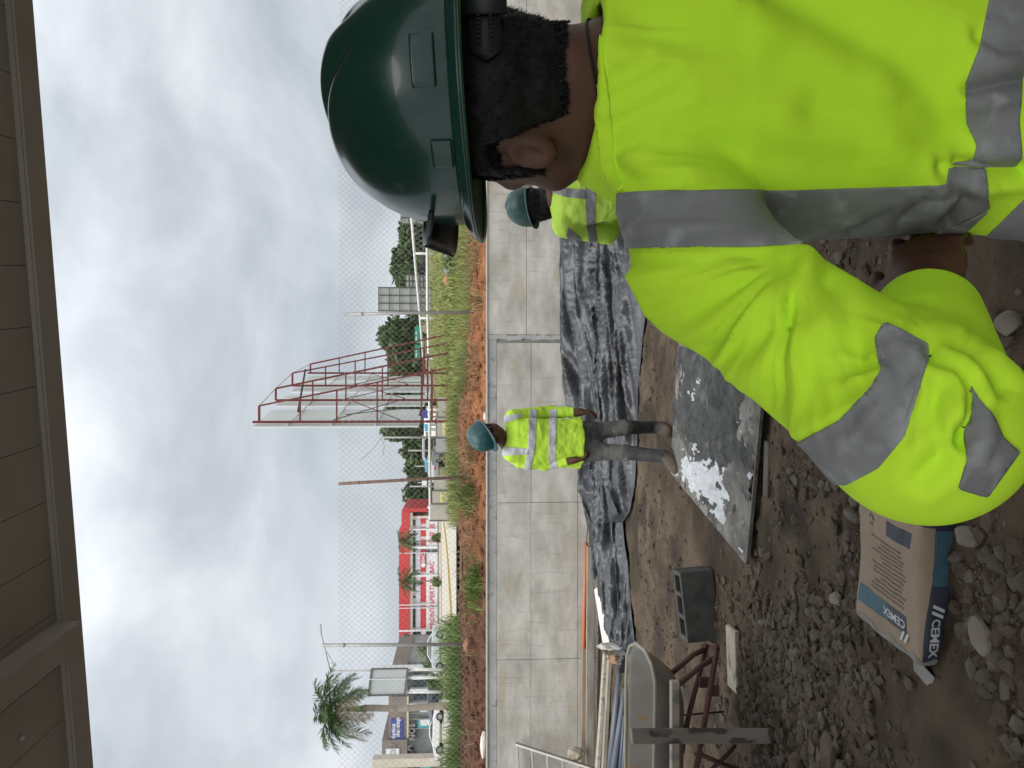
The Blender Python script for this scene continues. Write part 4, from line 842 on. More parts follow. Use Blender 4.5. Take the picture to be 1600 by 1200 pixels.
# ---- long black tarp at the foot of the wall
fr = [(330, 1030), (440, 1020), (520, 1010), (600, 1002), (700, 1000), (760, 996), (800, 988), (816, 977), (850, 980), (880, 985), (960, 991), (1000, 996), (1046, 1000)]
bk = [(330, 884), (480, 884), (600, 886), (700, 905), (780, 914), (850, 926), (900, 933), (960, 947), (1000, 958), (1046, 985)]
nu, nv = 300, 110; us = np.linspace(330, 1046, nu); Vt = np.zeros((nu, nv, 3))
for i, y in enumerate(us):
    f_ = G(float(np.interp(y, *zip(*fr))), float(y), 3, 20); xb = float(np.interp(y, *zip(*bk)))
    b_ = P(xb, float(y), WALL_Y-.03); g_ = ptz(xb, float(y), -.24); g_ = g_ if g_.y < WALL_Y-.06 else P(xb, float(y), WALL_Y-.06); t = float(sstep(700, 860, y)); b_ = b_.lerp(g_, t)
    v = np.linspace(0, 1, nv); Vt[i] = np.array(f_)*(1-v)[:, None]+np.array(b_)*v[:, None]
    sz = np.array(site_z(Vt[i, :, 0], Vt[i, :, 1])); rise = (b_.z-float(site_z(b_.x, b_.y)))
    Vt[i, :, 2] = sz+.01+rise*sstep(.62, 1.0, v)+.10*np.sin(np.pi*np.clip(v*1.15, 0, 1))*(1-.5*t)
p = Vt.reshape(-1, 3); v01 = np.tile(np.linspace(0, 1, nv), nu); e = sstep(0, .12, v01)*(1-.55*sstep(.88, 1, v01))
q = np.stack([p[:, 0]*.34+.18*p[:, 1], p[:, 1]*2.6-.35*p[:, 0]+.4*fbm(p*.8, 2), 0*p[:, 0]], 1)
rid = 1-np.abs(fbm(q*1.25, 2))*2.6; rid2 = 1-np.abs(fbm(q*np.array([2.5, 2.4, 1])+7, 2))*2.4; fine = np.abs(fbm(np.stack([p[:, 0]*2.2+p[:, 1]*3, p[:, 1]*13-p[:, 0]*2.5, 0*p[:, 0]], 1), 2))
cr = np.abs(fbm(np.stack([p[:, 0]*9, p[:, 1]*9, p[:, 2]*9], 1)+3, 3))
rid = np.sign(rid)*np.abs(rid)**1.5
p[:, 2] += e*(.13*rid+.075*rid2-.055*fine-.03*cr)+.02; p[:, 1] += e*(-.10*rid2+.06*cr-.06*rid)
p[:, 1] = np.minimum(p[:, 1], WALL_Y-.015); p[:, 2] = np.maximum(p[:, 2], site_z(p[:, 0], p[:, 1])-.03)
i, j = np.meshgrid(np.arange(nu-1), np.arange(nv-1), indexing='ij'); a = (i*nv+j).ravel()
tp = np_obj('tarp', p, np.stack([a, a+1, a+nv+1, a+nv], 1), m_tarp); tag(tp, 'long crumpled black plastic tarp along the foot of the concrete wall', 'tarp')
# ---- timbers, pipes, ladder at the wall foot on the left
def stick(name, label, cat, a, b, w, h, m, group=None, bev=.004):
    mb = MB(); mb.bar(a, b, w, h, bev=bev); return solo(name, mb, m, label, cat, group)
stick('timber_beam', 'long grey timber beam lying at the very foot of the wall', 'timber', P(923, 853, 10.95), P(921, 1240, 11.0), .09, .11, m_wood)
stick('timber_beam', 'thin bronze-brown beam between the long grey beam and the wall', 'timber', P(915, 1000, 11.2), P(912, 1205, 11.2), .05, .09, m_bron)
stick('timber_plank', 'upper of the two weathered planks slanting left of the tarp end', 'plank', P(946, 1021, 10.2), P(931, 1240, 10.45), .12, .05, m_wood2); stick('timber_plank', 'lower of the two weathered planks slanting left of the tarp end', 'plank', P(953, 1025, 9.9), P(941, 1240, 10.2), .1, .05, m_wood)
mb = MB(); mb.tube([P(916, 848, 11.1), P(911.5, 1013, 11.15)], .03, 10); pp = solo('orange_pipe', mb, m_orange, 'orange-red plastic pipe lying level against the foot of the wall', 'pipe', smooth=True)
mb = MB(); mb.tube([P(918, 822, 11.08), P(916, 850, 11.1)], .011, 6); solo('rebar', mb, m_rust, 'short rusty rod sticking out of the orange pipe end', 'rod')
def lump(name, label, cat, p, size, m, seed, amp=.35, tilt=0):
    v, f = rock_verts(seed, 3, .9); v = v*(1+amp*fbm(v*2.5+seed, 3))[:, None]; v = v*np.array(size); v[:, 2] -= v[:, 2].min(); o = np_obj(name, v, f, m, None, False); o.location = p; o.rotation_euler = (0, tilt, 0); return tag(o, label, cat)
mb = MB(); mb.bar(P(934, 918, 10.5), P(949, 1010, 10.0), .16, .03, up=(0, -.5, 1)); solo('white_board', mb, m_wht, 'long cream-white offcut board beside the black tarp, left end', 'board')
lump('paper_scrap', 'crumpled white paper scrap at the left end of the tarp', 'paper', GZ(977, 1010, .05), (.05, .06, .14), m_wht, 41); lump('cardboard_scrap', 'crumpled brown cardboard scrap above the grey pipes', 'cardboard', GZ(972, 1031, .06), (.06, .07, .08), mat('cardboard', (.33, .19, .11), rough=.9), 42)
lump('paper_scrap', 'balled brown and white paper on the beam beside the ladder', 'paper', P(915, 1178, 10.9), (.09, .06, .14), m_wood2, 43)
mb = MB(); mb.box((0, 0, 0), (.46, .13, .025), bev=.004); o = solo('white_offcut', mb, m_wht, 'white painted board offcut lying on the tarp beside the worker', 'board'); o.location = P(971, 743, 9.15)+Vector((0, 0, .05)); o.rotation_euler = (.55, .05, -.08)
PIPES = [(969, 1049, 949, 1240, 9.25, .042, 'thick dark grey pipe with open end, topmost of the pipe bundle'), (978, 1075, 953, 1240, 9.0, .042, 'thick dark grey pipe with open end, second of the pipe bundle'), (971, 1103, 958, 1240, 9.1, .021, ''), (974, 1110, 961, 1240, 9.05, .021, ''), (976, 1118, 965, 1240, 9.0, .021, ''), (979, 1126, 970, 1240, 8.95, .021, ''), (981, 1135, 974, 1240, 8.9, .02, '')]
for (xa, ya, xb, yb, d, r, l) in PIPES:
    a = P(xa, ya, d); b = P(xb, yb, d+.35); mb = MB(); n = 12; dd = (b-a).normalized(); mb.tube([b, a, a+dd*.003, a+dd*.25], [r, r, r*.82, r*.8], n); solo('grey_pipe', mb, m_pvc, l or 'thin dark grey plastic conduit in the bundle beside the wheelbarrow', 'pipe', 'grey pipes at the wall foot', True)
m_alu = mat('ladder_metal', (.34, .32, .29), (.42, .40, .37), 4, .5, metal=.5)
a = P(806, 1162, 11.2); b = P(915, 1197, 10.75); b = b+(b-a)*.32; ld = thing('ladder', 'metal ladder leaning on the wall at the far left', 'ladder', (b.x, b.y, b.z))
mb = MB(); mb.bar(b, a, .03, .06, up=(0, -1, .3)); mb.build('rail', m_alu, ld, off=b); sh_ = Vector((-.5, 0, -.03)); mb = MB(); mb.bar(b+sh_, a+sh_, .03, .06, up=(0, -1, .3)); mb.build('rail', m_alu, ld, off=b)
for k in range(6):
    t = k/4.55; c = a.lerp(b, min(1, .01+t*.76)); mb = MB(); mb.bar(c, c+sh_, .03, .035, up=(0, -1, .3)); mb.build('rung', m_alu, ld, off=b)
# ---- mixing board with mortar
A_ = G(1047, 738, 3, 20, .05); B_ = G(1166, 882, 3, 20, .05); C0 = G(1188, 660, 3, 20, .05); C_ = B_+(C0-B_).normalized()*1.42; D_ = A_+(C_-B_)
m_ply = mat('stained_plywood', (.095, .088, .076), (.205, .19, .165), 3.6, .85, .4, 30, c3=(.30, .305, .30), s3=3.3, m3=(.60, .74), bdist=.004)
bd = thing('mixing_board', 'stained plywood mixing board on sleepers in front of the standing worker', 'mixing board', (A_+C_)/2-Vector((0, 0, .06))); bo = bd.location
mb = MB(); q4 = [A_, B_, C_, D_]; t_ = Vector((0, 0, -.02)); mb.add(q4+[p_+t_ for p_ in q4], [(0, 1, 2, 3), (7, 6, 5, 4), (0, 4, 5, 1), (1, 5, 6, 2), (2, 6, 7, 3), (3, 7, 4, 0)]); mb.build('sheet', m_ply, bd, off=bo); extra(m_ply, (.045, .042, .038), 2.2, (1.5, 1, 1), .46, .62, .85); extra(m_ply, (.36, .37, .375), 7, (2.5, .8, 1), .60, .72, .7)
eu = (C_-B_).normalized(); ev_ = (A_-B_).normalized(); ln = (A_-B_).length
m_blockm0 = mat('dark_sleeper', (.07, .058, .045), (.11, .09, .07), 5, .9, .5, 30)
for t in (.06, .5, .95):
    c = B_+ev_*ln*t+Vector((0, 0, -.048)); mb = MB(); mb.bar(c+eu*.03, c+eu*1.40, .09, .055, bev=.004); mb.build('sleeper', m_blockm0, bd, off=bo)
m_mort = mat('wet_mortar', (.042, .043, .042), (.095, .095, .09), 9, .75, .9, 60, c3=(.16, .16, .155), s3=4, m3=(.58, .72), spec=.3, bdist=.02); m_cem = mat('cement_powder', (.46, .47, .48), (.58, .59, .60), 12, .95, .4, 60)
def spread(name, label, cat, m, hfun, n=190):
    vs = np.zeros((n, n, 3)); S_, T_ = np.meshgrid(np.linspace(.01, .99, n), np.linspace(.01, .99, n), indexing='ij')
    base = np.array(B_)+T_[..., None]*np.array(A_-B_)+S_[..., None]*np.array(C_-B_); hh = hfun(S_, T_, base); base[..., 2] += np.maximum(hh, -.012)
    i, j = np.meshgrid(np.arange(n-1), np.arange(n-1), indexing='ij'); a = (i*n+j).ravel(); f = np.stack([a, a+n, a+n+1, a+1], 1); keep = (hh.ravel()[f] > -.004).any(1)
    c = base.reshape(-1, 3).mean(0); o = np_obj(name, base.reshape(-1, 3), f[keep], m, None, True, c); o.location = c; return tag(o, label, cat)
def hm_(S_, T_, b): return -.03+.078*np.exp(-((S_-.60)/.42)**2-((T_-.55)/.46)**2)+.045*fbm(b*np.array([5, 3, 3]), 4)+.020*fbm(b*13, 3)+.012*fbm(b*40, 2)
spread('mortar', 'dark wet mortar spread over the middle of the mixing board', 'mortar', m_mort, hm_)
def hc_(S_, T_, b): return -.033+.050*np.exp(-((S_-.20)/.17)**2-((T_-.42)/.30)**2)+.038*np.exp(-((S_-.60)/.10)**2-((T_-.66)/.15)**2)+.036*np.exp(-((S_-.12)/.09)**2-((T_-.72)/.12)**2)+.045*fbm(b*np.array([9, 3, 3])+5, 4)+.035*fbm(b*np.array([30, 14, 14]), 3)+hm_(S_, T_, b).clip(0)*.75
spread('cement_powder', 'whitish cement powder patches left on the mixing board', 'cement', m_cem, hc_)
m_dwood = mat('damp_timber', (.075, .062, .05), (.12, .10, .08), 5, .9, .5, 30)
stick('timber_offcut', 'dark timber offcut on the dirt just in front of the mixing board', 'timber', GZ(1197, 775, .0), GZ(1203, 690, .0), .07, .04, m_dwood)
# ---- hollow concrete block
m_blockm = mat('block_concrete', (.062, .062, .058), (.105, .103, .096), 8, .95, .8, 90, spec=.15, bdist=.006)
def hollow_block(L_, D2, Hh):
    xs_ = [0, .07, .31, .37, .63, .69, .93, 1]; ys_ = [0, .17, .83, 1]; occ = np.ones((7, 3), bool); occ[1, 1] = occ[3, 1] = occ[5, 1] = False
    bm = bmesh.new(); cache = {}
    def vv(i, j, k):
        if (i, j, k) not in cache: cache[(i, j, k)] = bm.verts.new(((xs_[i]-.5)*L_, (ys_[j]-.5)*D2, k*Hh))
        return cache[(i, j, k)]
    for i in range(7):
        for j in range(3):
            if not occ[i, j]: continue
            bm.faces.new([vv(i, j, 1), vv(i+1, j, 1), vv(i+1, j+1, 1), vv(i, j+1, 1)]); bm.faces.new([vv(i, j+1, 0), vv(i+1, j+1, 0), vv(i+1, j, 0), vv(i, j, 0)])
            for (di, dj, e1, e2) in ((-1, 0, (0, 1), (0, 0)), (1, 0, (1, 0), (1, 1)), (0, -1, (0, 0), (1, 0)), (0, 1, (1, 1), (0, 1))):
                a, b = i+di, j+dj
                if not (0 <= a < 7 and 0 <= b < 3) or not occ[a, b]:
                    bm.faces.new([vv(i+e1[0], j+e1[1], 0), vv(i+e2[0], j+e2[1], 0), vv(i+e2[0], j+e2[1], 1), vv(i+e1[0], j+e1[1], 1)])
    bmesh.ops.recalc_face_normals(bm, faces=bm.faces); me = bpy.data.meshes.new('concrete_block'); bm.to_mesh(me); bm.free(); me.materials.append(m_blockm); return me
cb = bpy.data.objects.new('concrete_block', hollow_block(.49, .2, .24)); COL.objects.link(cb); md = cb.modifiers.new('b', 'BEVEL'); md.width = .006; md.segments = 2
cb.location = GZ(1121, 946)+Vector((0, .09, -.01)); cb.rotation_euler = (0, R(-5), R(6)); tag(cb, 'dark grey hollow concrete block standing on the dirt', 'concrete block')
# ---- wheelbarrow lying on the left
m_tray = mat('tray_steel', (.20, .19, .165), (.27, .255, .22), 3, .6, .2, 30, c3=(.36, .17, .035), s3=3.6, m3=(.56, .64), spec=.4); m_rimw = mat('tray_rim', (.40, .35, .25), (.32, .29, .22), 5, .6); m_fr2 = mat('oxide_tube', (.075, .03, .025), (.12, .05, .04), 6, .65, .2)
wb = thing('wheelbarrow', 'wheelbarrow without its wheel, grey tray stained orange on a dark red tube frame', 'wheelbarrow', (0, 0, 0)); wc = GZ(1150, 1150); wb.location = wc
zr = .53; nose = ptz(994, 1005, zr)
def rimpt(s, k):      # plan outline of the tray: s along from nose to tail, k -1 (near) .. 1 (far)
    return None
near = [ptz(x_, y_, zr) for x_, y_ in [(1021, 1330), (1022, 1200), (1024, 1108), (1024, 1064), (1018, 1038), (1008, 1017)]]; far = [ptz(x_, y_, zr+.03) for x_, y_ in [(984, 1010), (980, 1026), (978.5, 1060), (978, 1120), (977, 1200), (976, 1330)]]
out = near+[nose]+far; n = len(out); cen = sum(out, Vector())/n
lo_ = [Vector((c.x+(cen.x-c.x)*.30-.08, c.y+(cen.y-c.y)*.34, zr-.235+.03*(i > 6))) for i, c in enumerate(out)]
mid_ = [out[i].lerp(lo_[i], .55)+Vector((.02, 0, -.02)) for i in range(n)]
mb = MB(); mb.add(out+mid_+lo_, [(i, i+1, n+i+1, n+i) for i in range(n-1)]+[(n+i, n+i+1, 2*n+i+1, 2*n+i) for i in range(n-1)]+[tuple(range(2*n, 3*n))]+[(n-1, 0, n, 2*n-1), (2*n-1, n, 2*n, 3*n-1)])
o = mb.build('tray', m_tray, wb, True, off=wc); sm_ = o.modifiers.new('s', 'SUBSURF'); sm_.levels = sm_.render_levels = 2; so = o.modifiers.new('t', 'SOLIDIFY'); so.thickness = .004
mb = MB(); mb.tube(out+[out[0]], .011, 8, False); o = mb.build('rim', m_rimw, wb, True, off=wc)
mb = MB(); mb.bar(P(1054, 1064, 4.12), P(1054, 1330, 4.12), .05, .045, bev=.004); mb.build('handle', m_wood2, wb, off=wc)
def tb(name, pts, r=.0165): mb = MB(); mb.tube([P(*p_) for p_ in pts], r, 8); mb.build(name, m_fr2, wb, True, off=wc)
tb('frame_tube', [(1105, 1005, 4.6), (1077, 1114, 4.55), (1060, 1200, 4.5)]); tb('frame_tube', [(1121, 1010, 4.3), (1104, 1110, 4.2), (1088, 1200, 4.1), (1070, 1330, 4.05)])
tb('brace', [(1101, 1015, 4.58), (1083, 1023, 4.55), (1039, 1061, 4.5)]); tb('brace', [(1117, 1028, 4.3), (1096, 1040, 4.28), (1061, 1069, 4.2)])
tb('leg', [(1092, 1178, 4.12), (1115, 1188, 4.12), (1165, 1208, 4.2)], .014); tb('leg', [(1102, 1212, 4.1), (1135, 1180, 4.15), (1148, 1165, 4.25)], .012); tb('axle', [(1105, 1004, 4.62), (1121, 1010, 4.28)], .012); tb('rod', [(1060, 1118, 4.2), (1131, 1112, 4.35)], .006)
for (xx, yy, d) in ((1100, 1066, 4.45), (1116, 1079, 4.3)): mb = MB(); mb.box(P(xx, yy, d), (.06, .02, .055)); mb.build('bracket', m_fr2, wb, off=wc)
stick('leaning_board', 'weathered grey board leaning upright against the side of the wheelbarrow', 'board', P(986, 1150, 4.0), GZ(1195, 1137, .0)+Vector((0, -.1, 0)), .078, .03, mat('weathered_board', (.24, .215, .18), (.35, .315, .26), 3, .9, .5, 25, c3=(.10, .09, .08), s3=7, m3=(.54, .6), stretch=(2, 2, .5)))
bpy.context.view_layer.update()
stick('short_plank', 'short pale plank lying on the gravel left of the concrete block', 'plank', GZ(1144, 981, .035), GZ(1146, 1078, .03), .17, .032, m_wood2)
# ---- cement bag
m_kraft = mat('kraft_paper', (.25, .19, .135), (.32, .25, .185), 3, .85, .25, 18, c3=(.15, .115, .085), s3=7, m3=(.66, .74), spec=.2, bdist=.006); m_nv = mat('bag_navy', (.022, .025, .042), (.04, .044, .06), 6, .6, .2, 30); m_tl = mat('bag_teal', (.035, .09, .115), (.055, .115, .14), 6, .65); m_bw = mat('bag_white', (.50, .50, .50), rough=.8); m_ink = mat('bag_print', (.24, .165, .105), (.085, .065, .06), 260, .85, ramp=(.42, .5), detail=2); m_rag = mat('torn_paper', (.17, .16, .145), (.26, .25, .23), 5, .6, .5)
N2 = ptz(1438, 1024, .125); N1 = ptz(1455, 832, .125); F2 = ptz(1334, 986, .125); bu = (N1-N2); bu.z = 0; bu.normalize(); bvv = Vector((-bu.y, bu.x, 0)); LN = .60; WD = max(.36, (F2-N2).dot(bvv)+.02); bc = N2+bu*LN/2+bvv*WD/2+Vector((-.10, .12, 0)); bc.z = float(site_z(bc.x, bc.y))-.005
Mb = Matrix((bu, bvv, Vector((0, 0, 1)))).transposed().to_4x4(); Mb.translation = bc
def bagf(p):
    q = p.copy(); w = .015*fbm(p*np.array([5, 5, 3]), 3)+.007*fbm(p*15, 3); q[..., 2] = q[..., 2]-.054-.010*np.sin(q[..., 0]*9)*(q[..., 2] > .05)
    tp_ = 1-.28*np.abs(q[..., 0]/(LN/2))**4; hb = np.stack([np.full(q.shape[:-1], LN/2-.035), np.full(q.shape[:-1], WD/2-.03), .024*tp_], -1); d = np.abs(q)-hb
    return np.sqrt((np.maximum(d, 0)**2).sum(-1))+np.minimum(d.max(-1), 0)-.032-w
V, Q = sdf_mesh(bagf, (-LN/2-.05, -WD/2-.05, -.03), (LN/2+.05, WD/2+.05, .17), .008, 2, 1); Nb = vnormals(V, Q); bag = thing('cement_bag', 'brown paper cement bag with navy and teal side lying flat on the dirt', 'cement bag'); bag.matrix_world = Mb
np_obj('sack', V, Q, m_kraft, bag)
sd = lambda a, b: (lambda p: np.minimum(p[:, a], b))
nearside = lambda p: -(p[:, 1]+WD/2-.055); hl = LN/2
def rng(ax, lo, hi): return [lambda p: p[:, ax]-lo, lambda p: hi-p[:, ax]]
topf = lambda p: p[:, 2]-.06
band('side_band', V, Q, Nb, [lambda p: -(p[:, 1]+WD/2-.045), lambda p: .085-p[:, 2]-.25*np.abs(p[:, 1]+WD/2), lambda p: p[:, 0]+hl-.03], m_nv, bag, .0010)
band('side_panel', V, Q, Nb, [lambda p: -(p[:, 1]+WD/2-.045), lambda p: .083-p[:, 2]-.25*np.abs(p[:, 1]+WD/2)]+rng(0, .01, .20), m_tl, bag, .0022)
band('end_band', V, Q, Nb, [lambda p: p[:, 0]-hl+.09-.12*np.maximum(0, p[:, 1]), lambda p: .11-p[:, 1]], m_nv, bag, .0016)
band('label_strip', V, Q, Nb, [topf]+rng(0, -hl+.085, -hl+.155)+rng(1, -WD/2+.09, -.01), m_nv, bag, .0012); band('label_strip', V, Q, Nb, [topf]+rng(0, -hl+.085, -hl+.155)+rng(1, -.009, WD/2-.03), m_tl, bag, .0012)
band('label_box', V, Q, Nb, [topf]+rng(0, hl-.19, hl-.135)+rng(1, -WD/2+.07, -WD/2+.215), m_nv, bag, .0012)
rr = random.Random(4)
for k in range(13):
    u0 = -hl+.175+k*.0165; w0 = rr.uniform(.02, .05); band('print_line', V, Q, Nb, [topf]+rng(0, u0, u0+.0075)+rng(1, -WD/2+.075+w0, WD/2-.10-rr.uniform(0, .09)), m_ink, bag, .0009)
band('torn_end', V, Q, Nb, [lambda p: -(p[:, 0]+hl-.035-.02*fbm(p*22, 2))], m_rag, bag, .002)
bvh = BVHTree.FromPolygons([Vector(v) for v in V], [list(map(int, q)) for q in Q])
def drape(o, d):
    d = Vector(d)
    for v in o.data.vertices:
        h = bvh.ray_cast(v.co-d*.3, d)
        if h[0] is not None: v.co = h[0]-d*.0028
    return o
def bag_text(s, size, loc, xd, zd, m):
    o = text_mesh('lettering', s, size, m, frame_mtx(loc, xd, zd), bag, 0, size*.02); return drape(o, [-k for k in zd])
bag_text('CEMEX', .043, (-hl+.12, -WD/2+.165, .2), (0, 1, 0), (0, 0, 1), m_bw); bag_text('CEMEX', .044, (-hl+.12, -WD/2-.2, .052), (-1, 0, 0), (0, -1, 0), m_bw); bag_text('CEMEX', .06, (hl-.05, -WD/2+.15, .2), (0, -1, 0), (0, 0, 1), m_bw)
def slashes(loc, xd, zd, s):
    x = Vector(xd); z = Vector(zd); y = z.cross(x)
    for k in range(2):
        mb = MB(); c = Vector(loc)+x*(k*s*.55); pts = [c, c+x*s*.3, c+x*s*.75+y*s, c+x*s*.45+y*s]; mb.add(pts, [(0, 1, 2, 3)]); o = mb.build('emblem', m_bw, bag, fixn=False); drape(o, -z)
slashes((-hl+.095, -WD/2+.095-.02, .2), (0, 1, 0), (0, 0, 1), .04); slashes((-hl+.245, -WD/2-.2, .072), (-1, 0, 0), (0, -1, 0), .042)
for k in range(3):      # recycling mark: three bent arrows
    a = k*2.094+.3; c = Vector((hl-.16, .10, .2)); mb = MB(); pts = []
    for j in range(5): b = a+j*.36; pts.append(c+Vector((math.cos(b), math.sin(b), 0))*.021)
    for j in range(4):
        p_, q_ = pts[j], pts[j+1]; w_ = .3 if j < 3 else .5; mb.add([p_+(p_-c)*.2, p_-(p_-c)*.2, q_-(q_-c)*(.2 if j < 3 else .0), q_+(q_-c)*(.2 if j < 3 else .0)], [(0, 1, 2, 3)])
    drape(mb.build('recycling_mark', m_ink, bag, fixn=False), (0, 0, -1))
fl = MB(); fl.add([Mb@Vector(p_) for p_ in [(-hl+.02, -WD/2+.06, .075), (-hl-.02, -WD/2+.14, .03), (-hl-.10, -WD/2+.06, .012), (-hl-.03, -WD/2+.01, .03), (-hl-.05, -WD/2+.1, .05)]], [(0, 1, 4), (1, 2, 4), (2, 3, 4), (3, 0, 4)])
o = fl.build('torn_flap', m_rag, None); o.parent = bag; o.matrix_parent_inverse = Mb.inverted()
# ---- stones and gravel
m_st = [mat('stone_brown', (.070, .052, .036), (.125, .095, .068), 11, .95, .7, 60, spec=.15), mat('stone_grey', (.085, .070, .055), (.145, .122, .096), 9, .95, .7, 60, spec=.15), mat('stone_pale', (.17, .145, .115), (.24, .21, .17), 9, .95, .6, 60, spec=.15)]
def gz(x, y): return GZ(x, y)
SP = [('pale broken slab, largest stone on the dirt near the bottom edge', 1566, 992, (.066, .045, .028), 2, 201, .5), ('squarish pale stone between the sleeve and the big pale slab', 1527, 838, (.05, .035, .032), 2, 202, 1.2), ('pale block-shaped stone right of the sleeve cuff', 1592, 506, (.045, .04, .035), 2, 203, .3),
      ('oval tan stone against the left flank of the cement bag', 1318, 936, (.065, .04, .035), 2, 204, 1.5), ('big rounded stone in the gravel at the lower left', 1306, 1180, (.10, .075, .05), 0, 205, .2), ('brown stone half out of frame at the lower left edge', 1252, 1196, (.08, .06, .05), 0, 206, .9),
      ('flat orange-brown stone under the leaning board', 1160, 1112, (.17, .09, .05), 0, 207, .4), ('pale rounded stone beside the cement bag corner under the sleeve', 1310, 822, (.045, .035, .03), 1, 208, .1), ('long flat grey stone by the bag under the sleeve', 1334, 805, (.07, .03, .03), 1, 209, 1.4),
      ('large flat brown stone on the dirt between the elbow and the jacket', 1357, 445, (.085, .06, .03), 0, 210, .2), ('rounded grey stone beside the wrist above the cuff', 1410, 500, (.07, .045, .035), 1, 211, .6), ('brown stone on the dirt just below the sleeve band', 1532, 715, (.06, .045, .03), 0, 212, .5)]
for l, x_, y_, sz, mi, sd_, rz in SP: rock('stone', l, 'stone', gz(x_, y_), sz, m_st[mi], sd_, rz, 2)
base = [rock_verts(300+k, 2 if k < 0 else 1, .3) for k in range(10)]
def dens(px, py):
    n = lambda a, b, c, d, s=25: sstep(a-s, a+s, px)*sstep(b+s, b-s, px)*sstep(c-s, c+s, py)*sstep(d+s, d-s, py)
    return np.clip(.015+.62*n(1130, 1420, 930, 1300, 40)+.6*n(1500, 1640, 860, 1300, 20)+.33*n(1225, 1340, 740, 930, 25)+.45*n(1300, 1440, 400, 540, 20)+.06*n(1180, 1640, 200, 1300, 30)-.7*n(1330, 1600, 1040, 1085, 30)*0-.5*n(1430, 1520, 1010, 1300, 25), .0, 1)
g = np.random.default_rng(12); cand = 95000; X = -2.9+5*g.random(cand); Y = 1.75+3.6*g.random(cand); Z = ground_detail(X, Y); px, py = proj(np.stack([X, Y, Z], 1))
inside = Mb.inverted(); loc = np.stack([X, Y, Z, np.ones(cand)], 1)@np.array(inside).T; notbag = (np.abs(loc[:, 0]) > LN/2+.02) | (np.abs(loc[:, 1]) > WD/2+.03)
k = (g.random(cand) < dens(px, py)*(.15+1.25*sstep(-.25, .35, fbm(np.stack([X*2.6, Y*2.6, 0*X], 1), 3)))) & (px > 1110) & (px < 1660) & (py > 120) & (py < 1260) & notbag
pos = np.stack([X, Y, Z], 1)[k]; n = len(pos); sz = .0035+.036*g.random(n)**6.5; order = np.argsort(-sz); pos = pos[order]; sz = sz[order]; big = min(230, n)
shared = []
for v, f in base:
    row = []
    for mm in m_st[:2]:
        me = bpy.data.meshes.new('stone'); vv = v*np.array([1, .82, .66]); me.from_pydata([tuple(p_) for p_ in vv], [], [tuple(map(int, t)) for t in f]); me.materials.append(mm); row.append(me)
    shared.append(row)
ppx, ppy = proj(pos); zones = []
for i in range(big):
    o = bpy.data.objects.new('stone', shared[i % 10][int(g.random() < .45)]); COL.objects.link(o); o.location = pos[i]+np.array([0, 0, sz[i]*.08]); o.rotation_euler = (g.normal()*.4, g.normal()*.4, g.random()*6.28); s = sz[i]*1.15; o.scale = (s, s*(.8+.4*g.random()), s*(.8+.4*g.random()))
    if ppx[i] > 1480: tag(o, 'small rough stone in the rubble strip along the bottom edge', 'stone', 'stones along the bottom edge')
    elif ppy[i] < 600: tag(o, 'small stone on the ground between the elbow and the jacket', 'stone', 'stones beyond the elbow')
    elif ppy[i] < 930: tag(o, 'small grey stone in the rubble between mixing board and cement bag', 'stone', 'stones above the bag')
    else: tag(o, 'small brown-grey stone in the gravel spread left of the cement bag', 'stone', 'stones in the gravel spread')
def stuff_rocks(name, pos, sz, m, sq, seed):
    g = np.random.default_rng(seed); bm = bmesh.new(); bmesh.ops.create_icosphere(bm, subdivisions=1, radius=1); v0 = np.array([q.co[:] for q in bm.verts]); bm.verts.index_update(); f0 = np.array([[q.index for q in t.verts] for t in bm.faces]); bm.free()
    if True:
        bm = bmesh.new(); bmesh.ops.create_icosphere(bm, subdivisions=1, radius=1); bm.free()
    n = len(pos); jit = 1+.28*g.normal(size=(n, len(v0), 1)).clip(-1.5, 1.5); v = v0[None]*jit*np.array(sq); a = g.random(n)*6.28; c, s = np.cos(a), np.sin(a); x = v[..., 0]*c[:, None]-v[..., 1]*s[:, None]; y = v[..., 0]*s[:, None]+v[..., 1]*c[:, None]
    v = np.stack([x, y, v[..., 2]], -1)*sz[:, None, None]+pos[:, None, :]+np.array([0, 0, .08])*sz[:, None, None]; f = (f0[None]+(np.arange(n)*len(v0))[:, None, None]).reshape(-1, 3)
    return tag(np_obj(name, v.reshape(-1, 3), f, m, None, False), kind='stuff')
rest = pos[big:]; rs = sz[big:]; h_ = len(rest)//2; sel = g.permutation(len(rest)); stuff_rocks('gravel', rest[sel[:h_]], rs[sel[:h_]]*1.2, m_st[0], (1, .85, .7), 1); stuff_rocks('gravel', rest[sel[h_:]], rs[sel[h_:]]*1.2, m_st[1], (1, .85, .7), 2)
n = 14000; X = -5+9*g.random(n); Y = 2+9*g.random(n)**.9; Z = ground_detail(X, Y); q_ = np.stack([X, Y, Z], 1); ok = fbm(np.stack([X*1.2, Y*1.2, 0*X], 1), 2) > -.15; stuff_rocks('grit', q_[ok], .003+.010*g.random(ok.sum())**3, m_st[0], (1, .9, .7), 3)

def sitepos(g, n):
    X = -3.2+6.5*g.random(n); Y = 3.2+5.2*g.random(n); k = fbm(np.stack([X*1.7, Y*1.7, 0*X+2], 1), 2) > -.12; X, Y = X[k], Y[k]; return np.stack([X, Y, ground_detail(X, Y)], 1)
clods('dirt_clods', 5200, sitepos, lambda g, n, p: .006+.030*g.random(n)**4, m_dirt, 78)
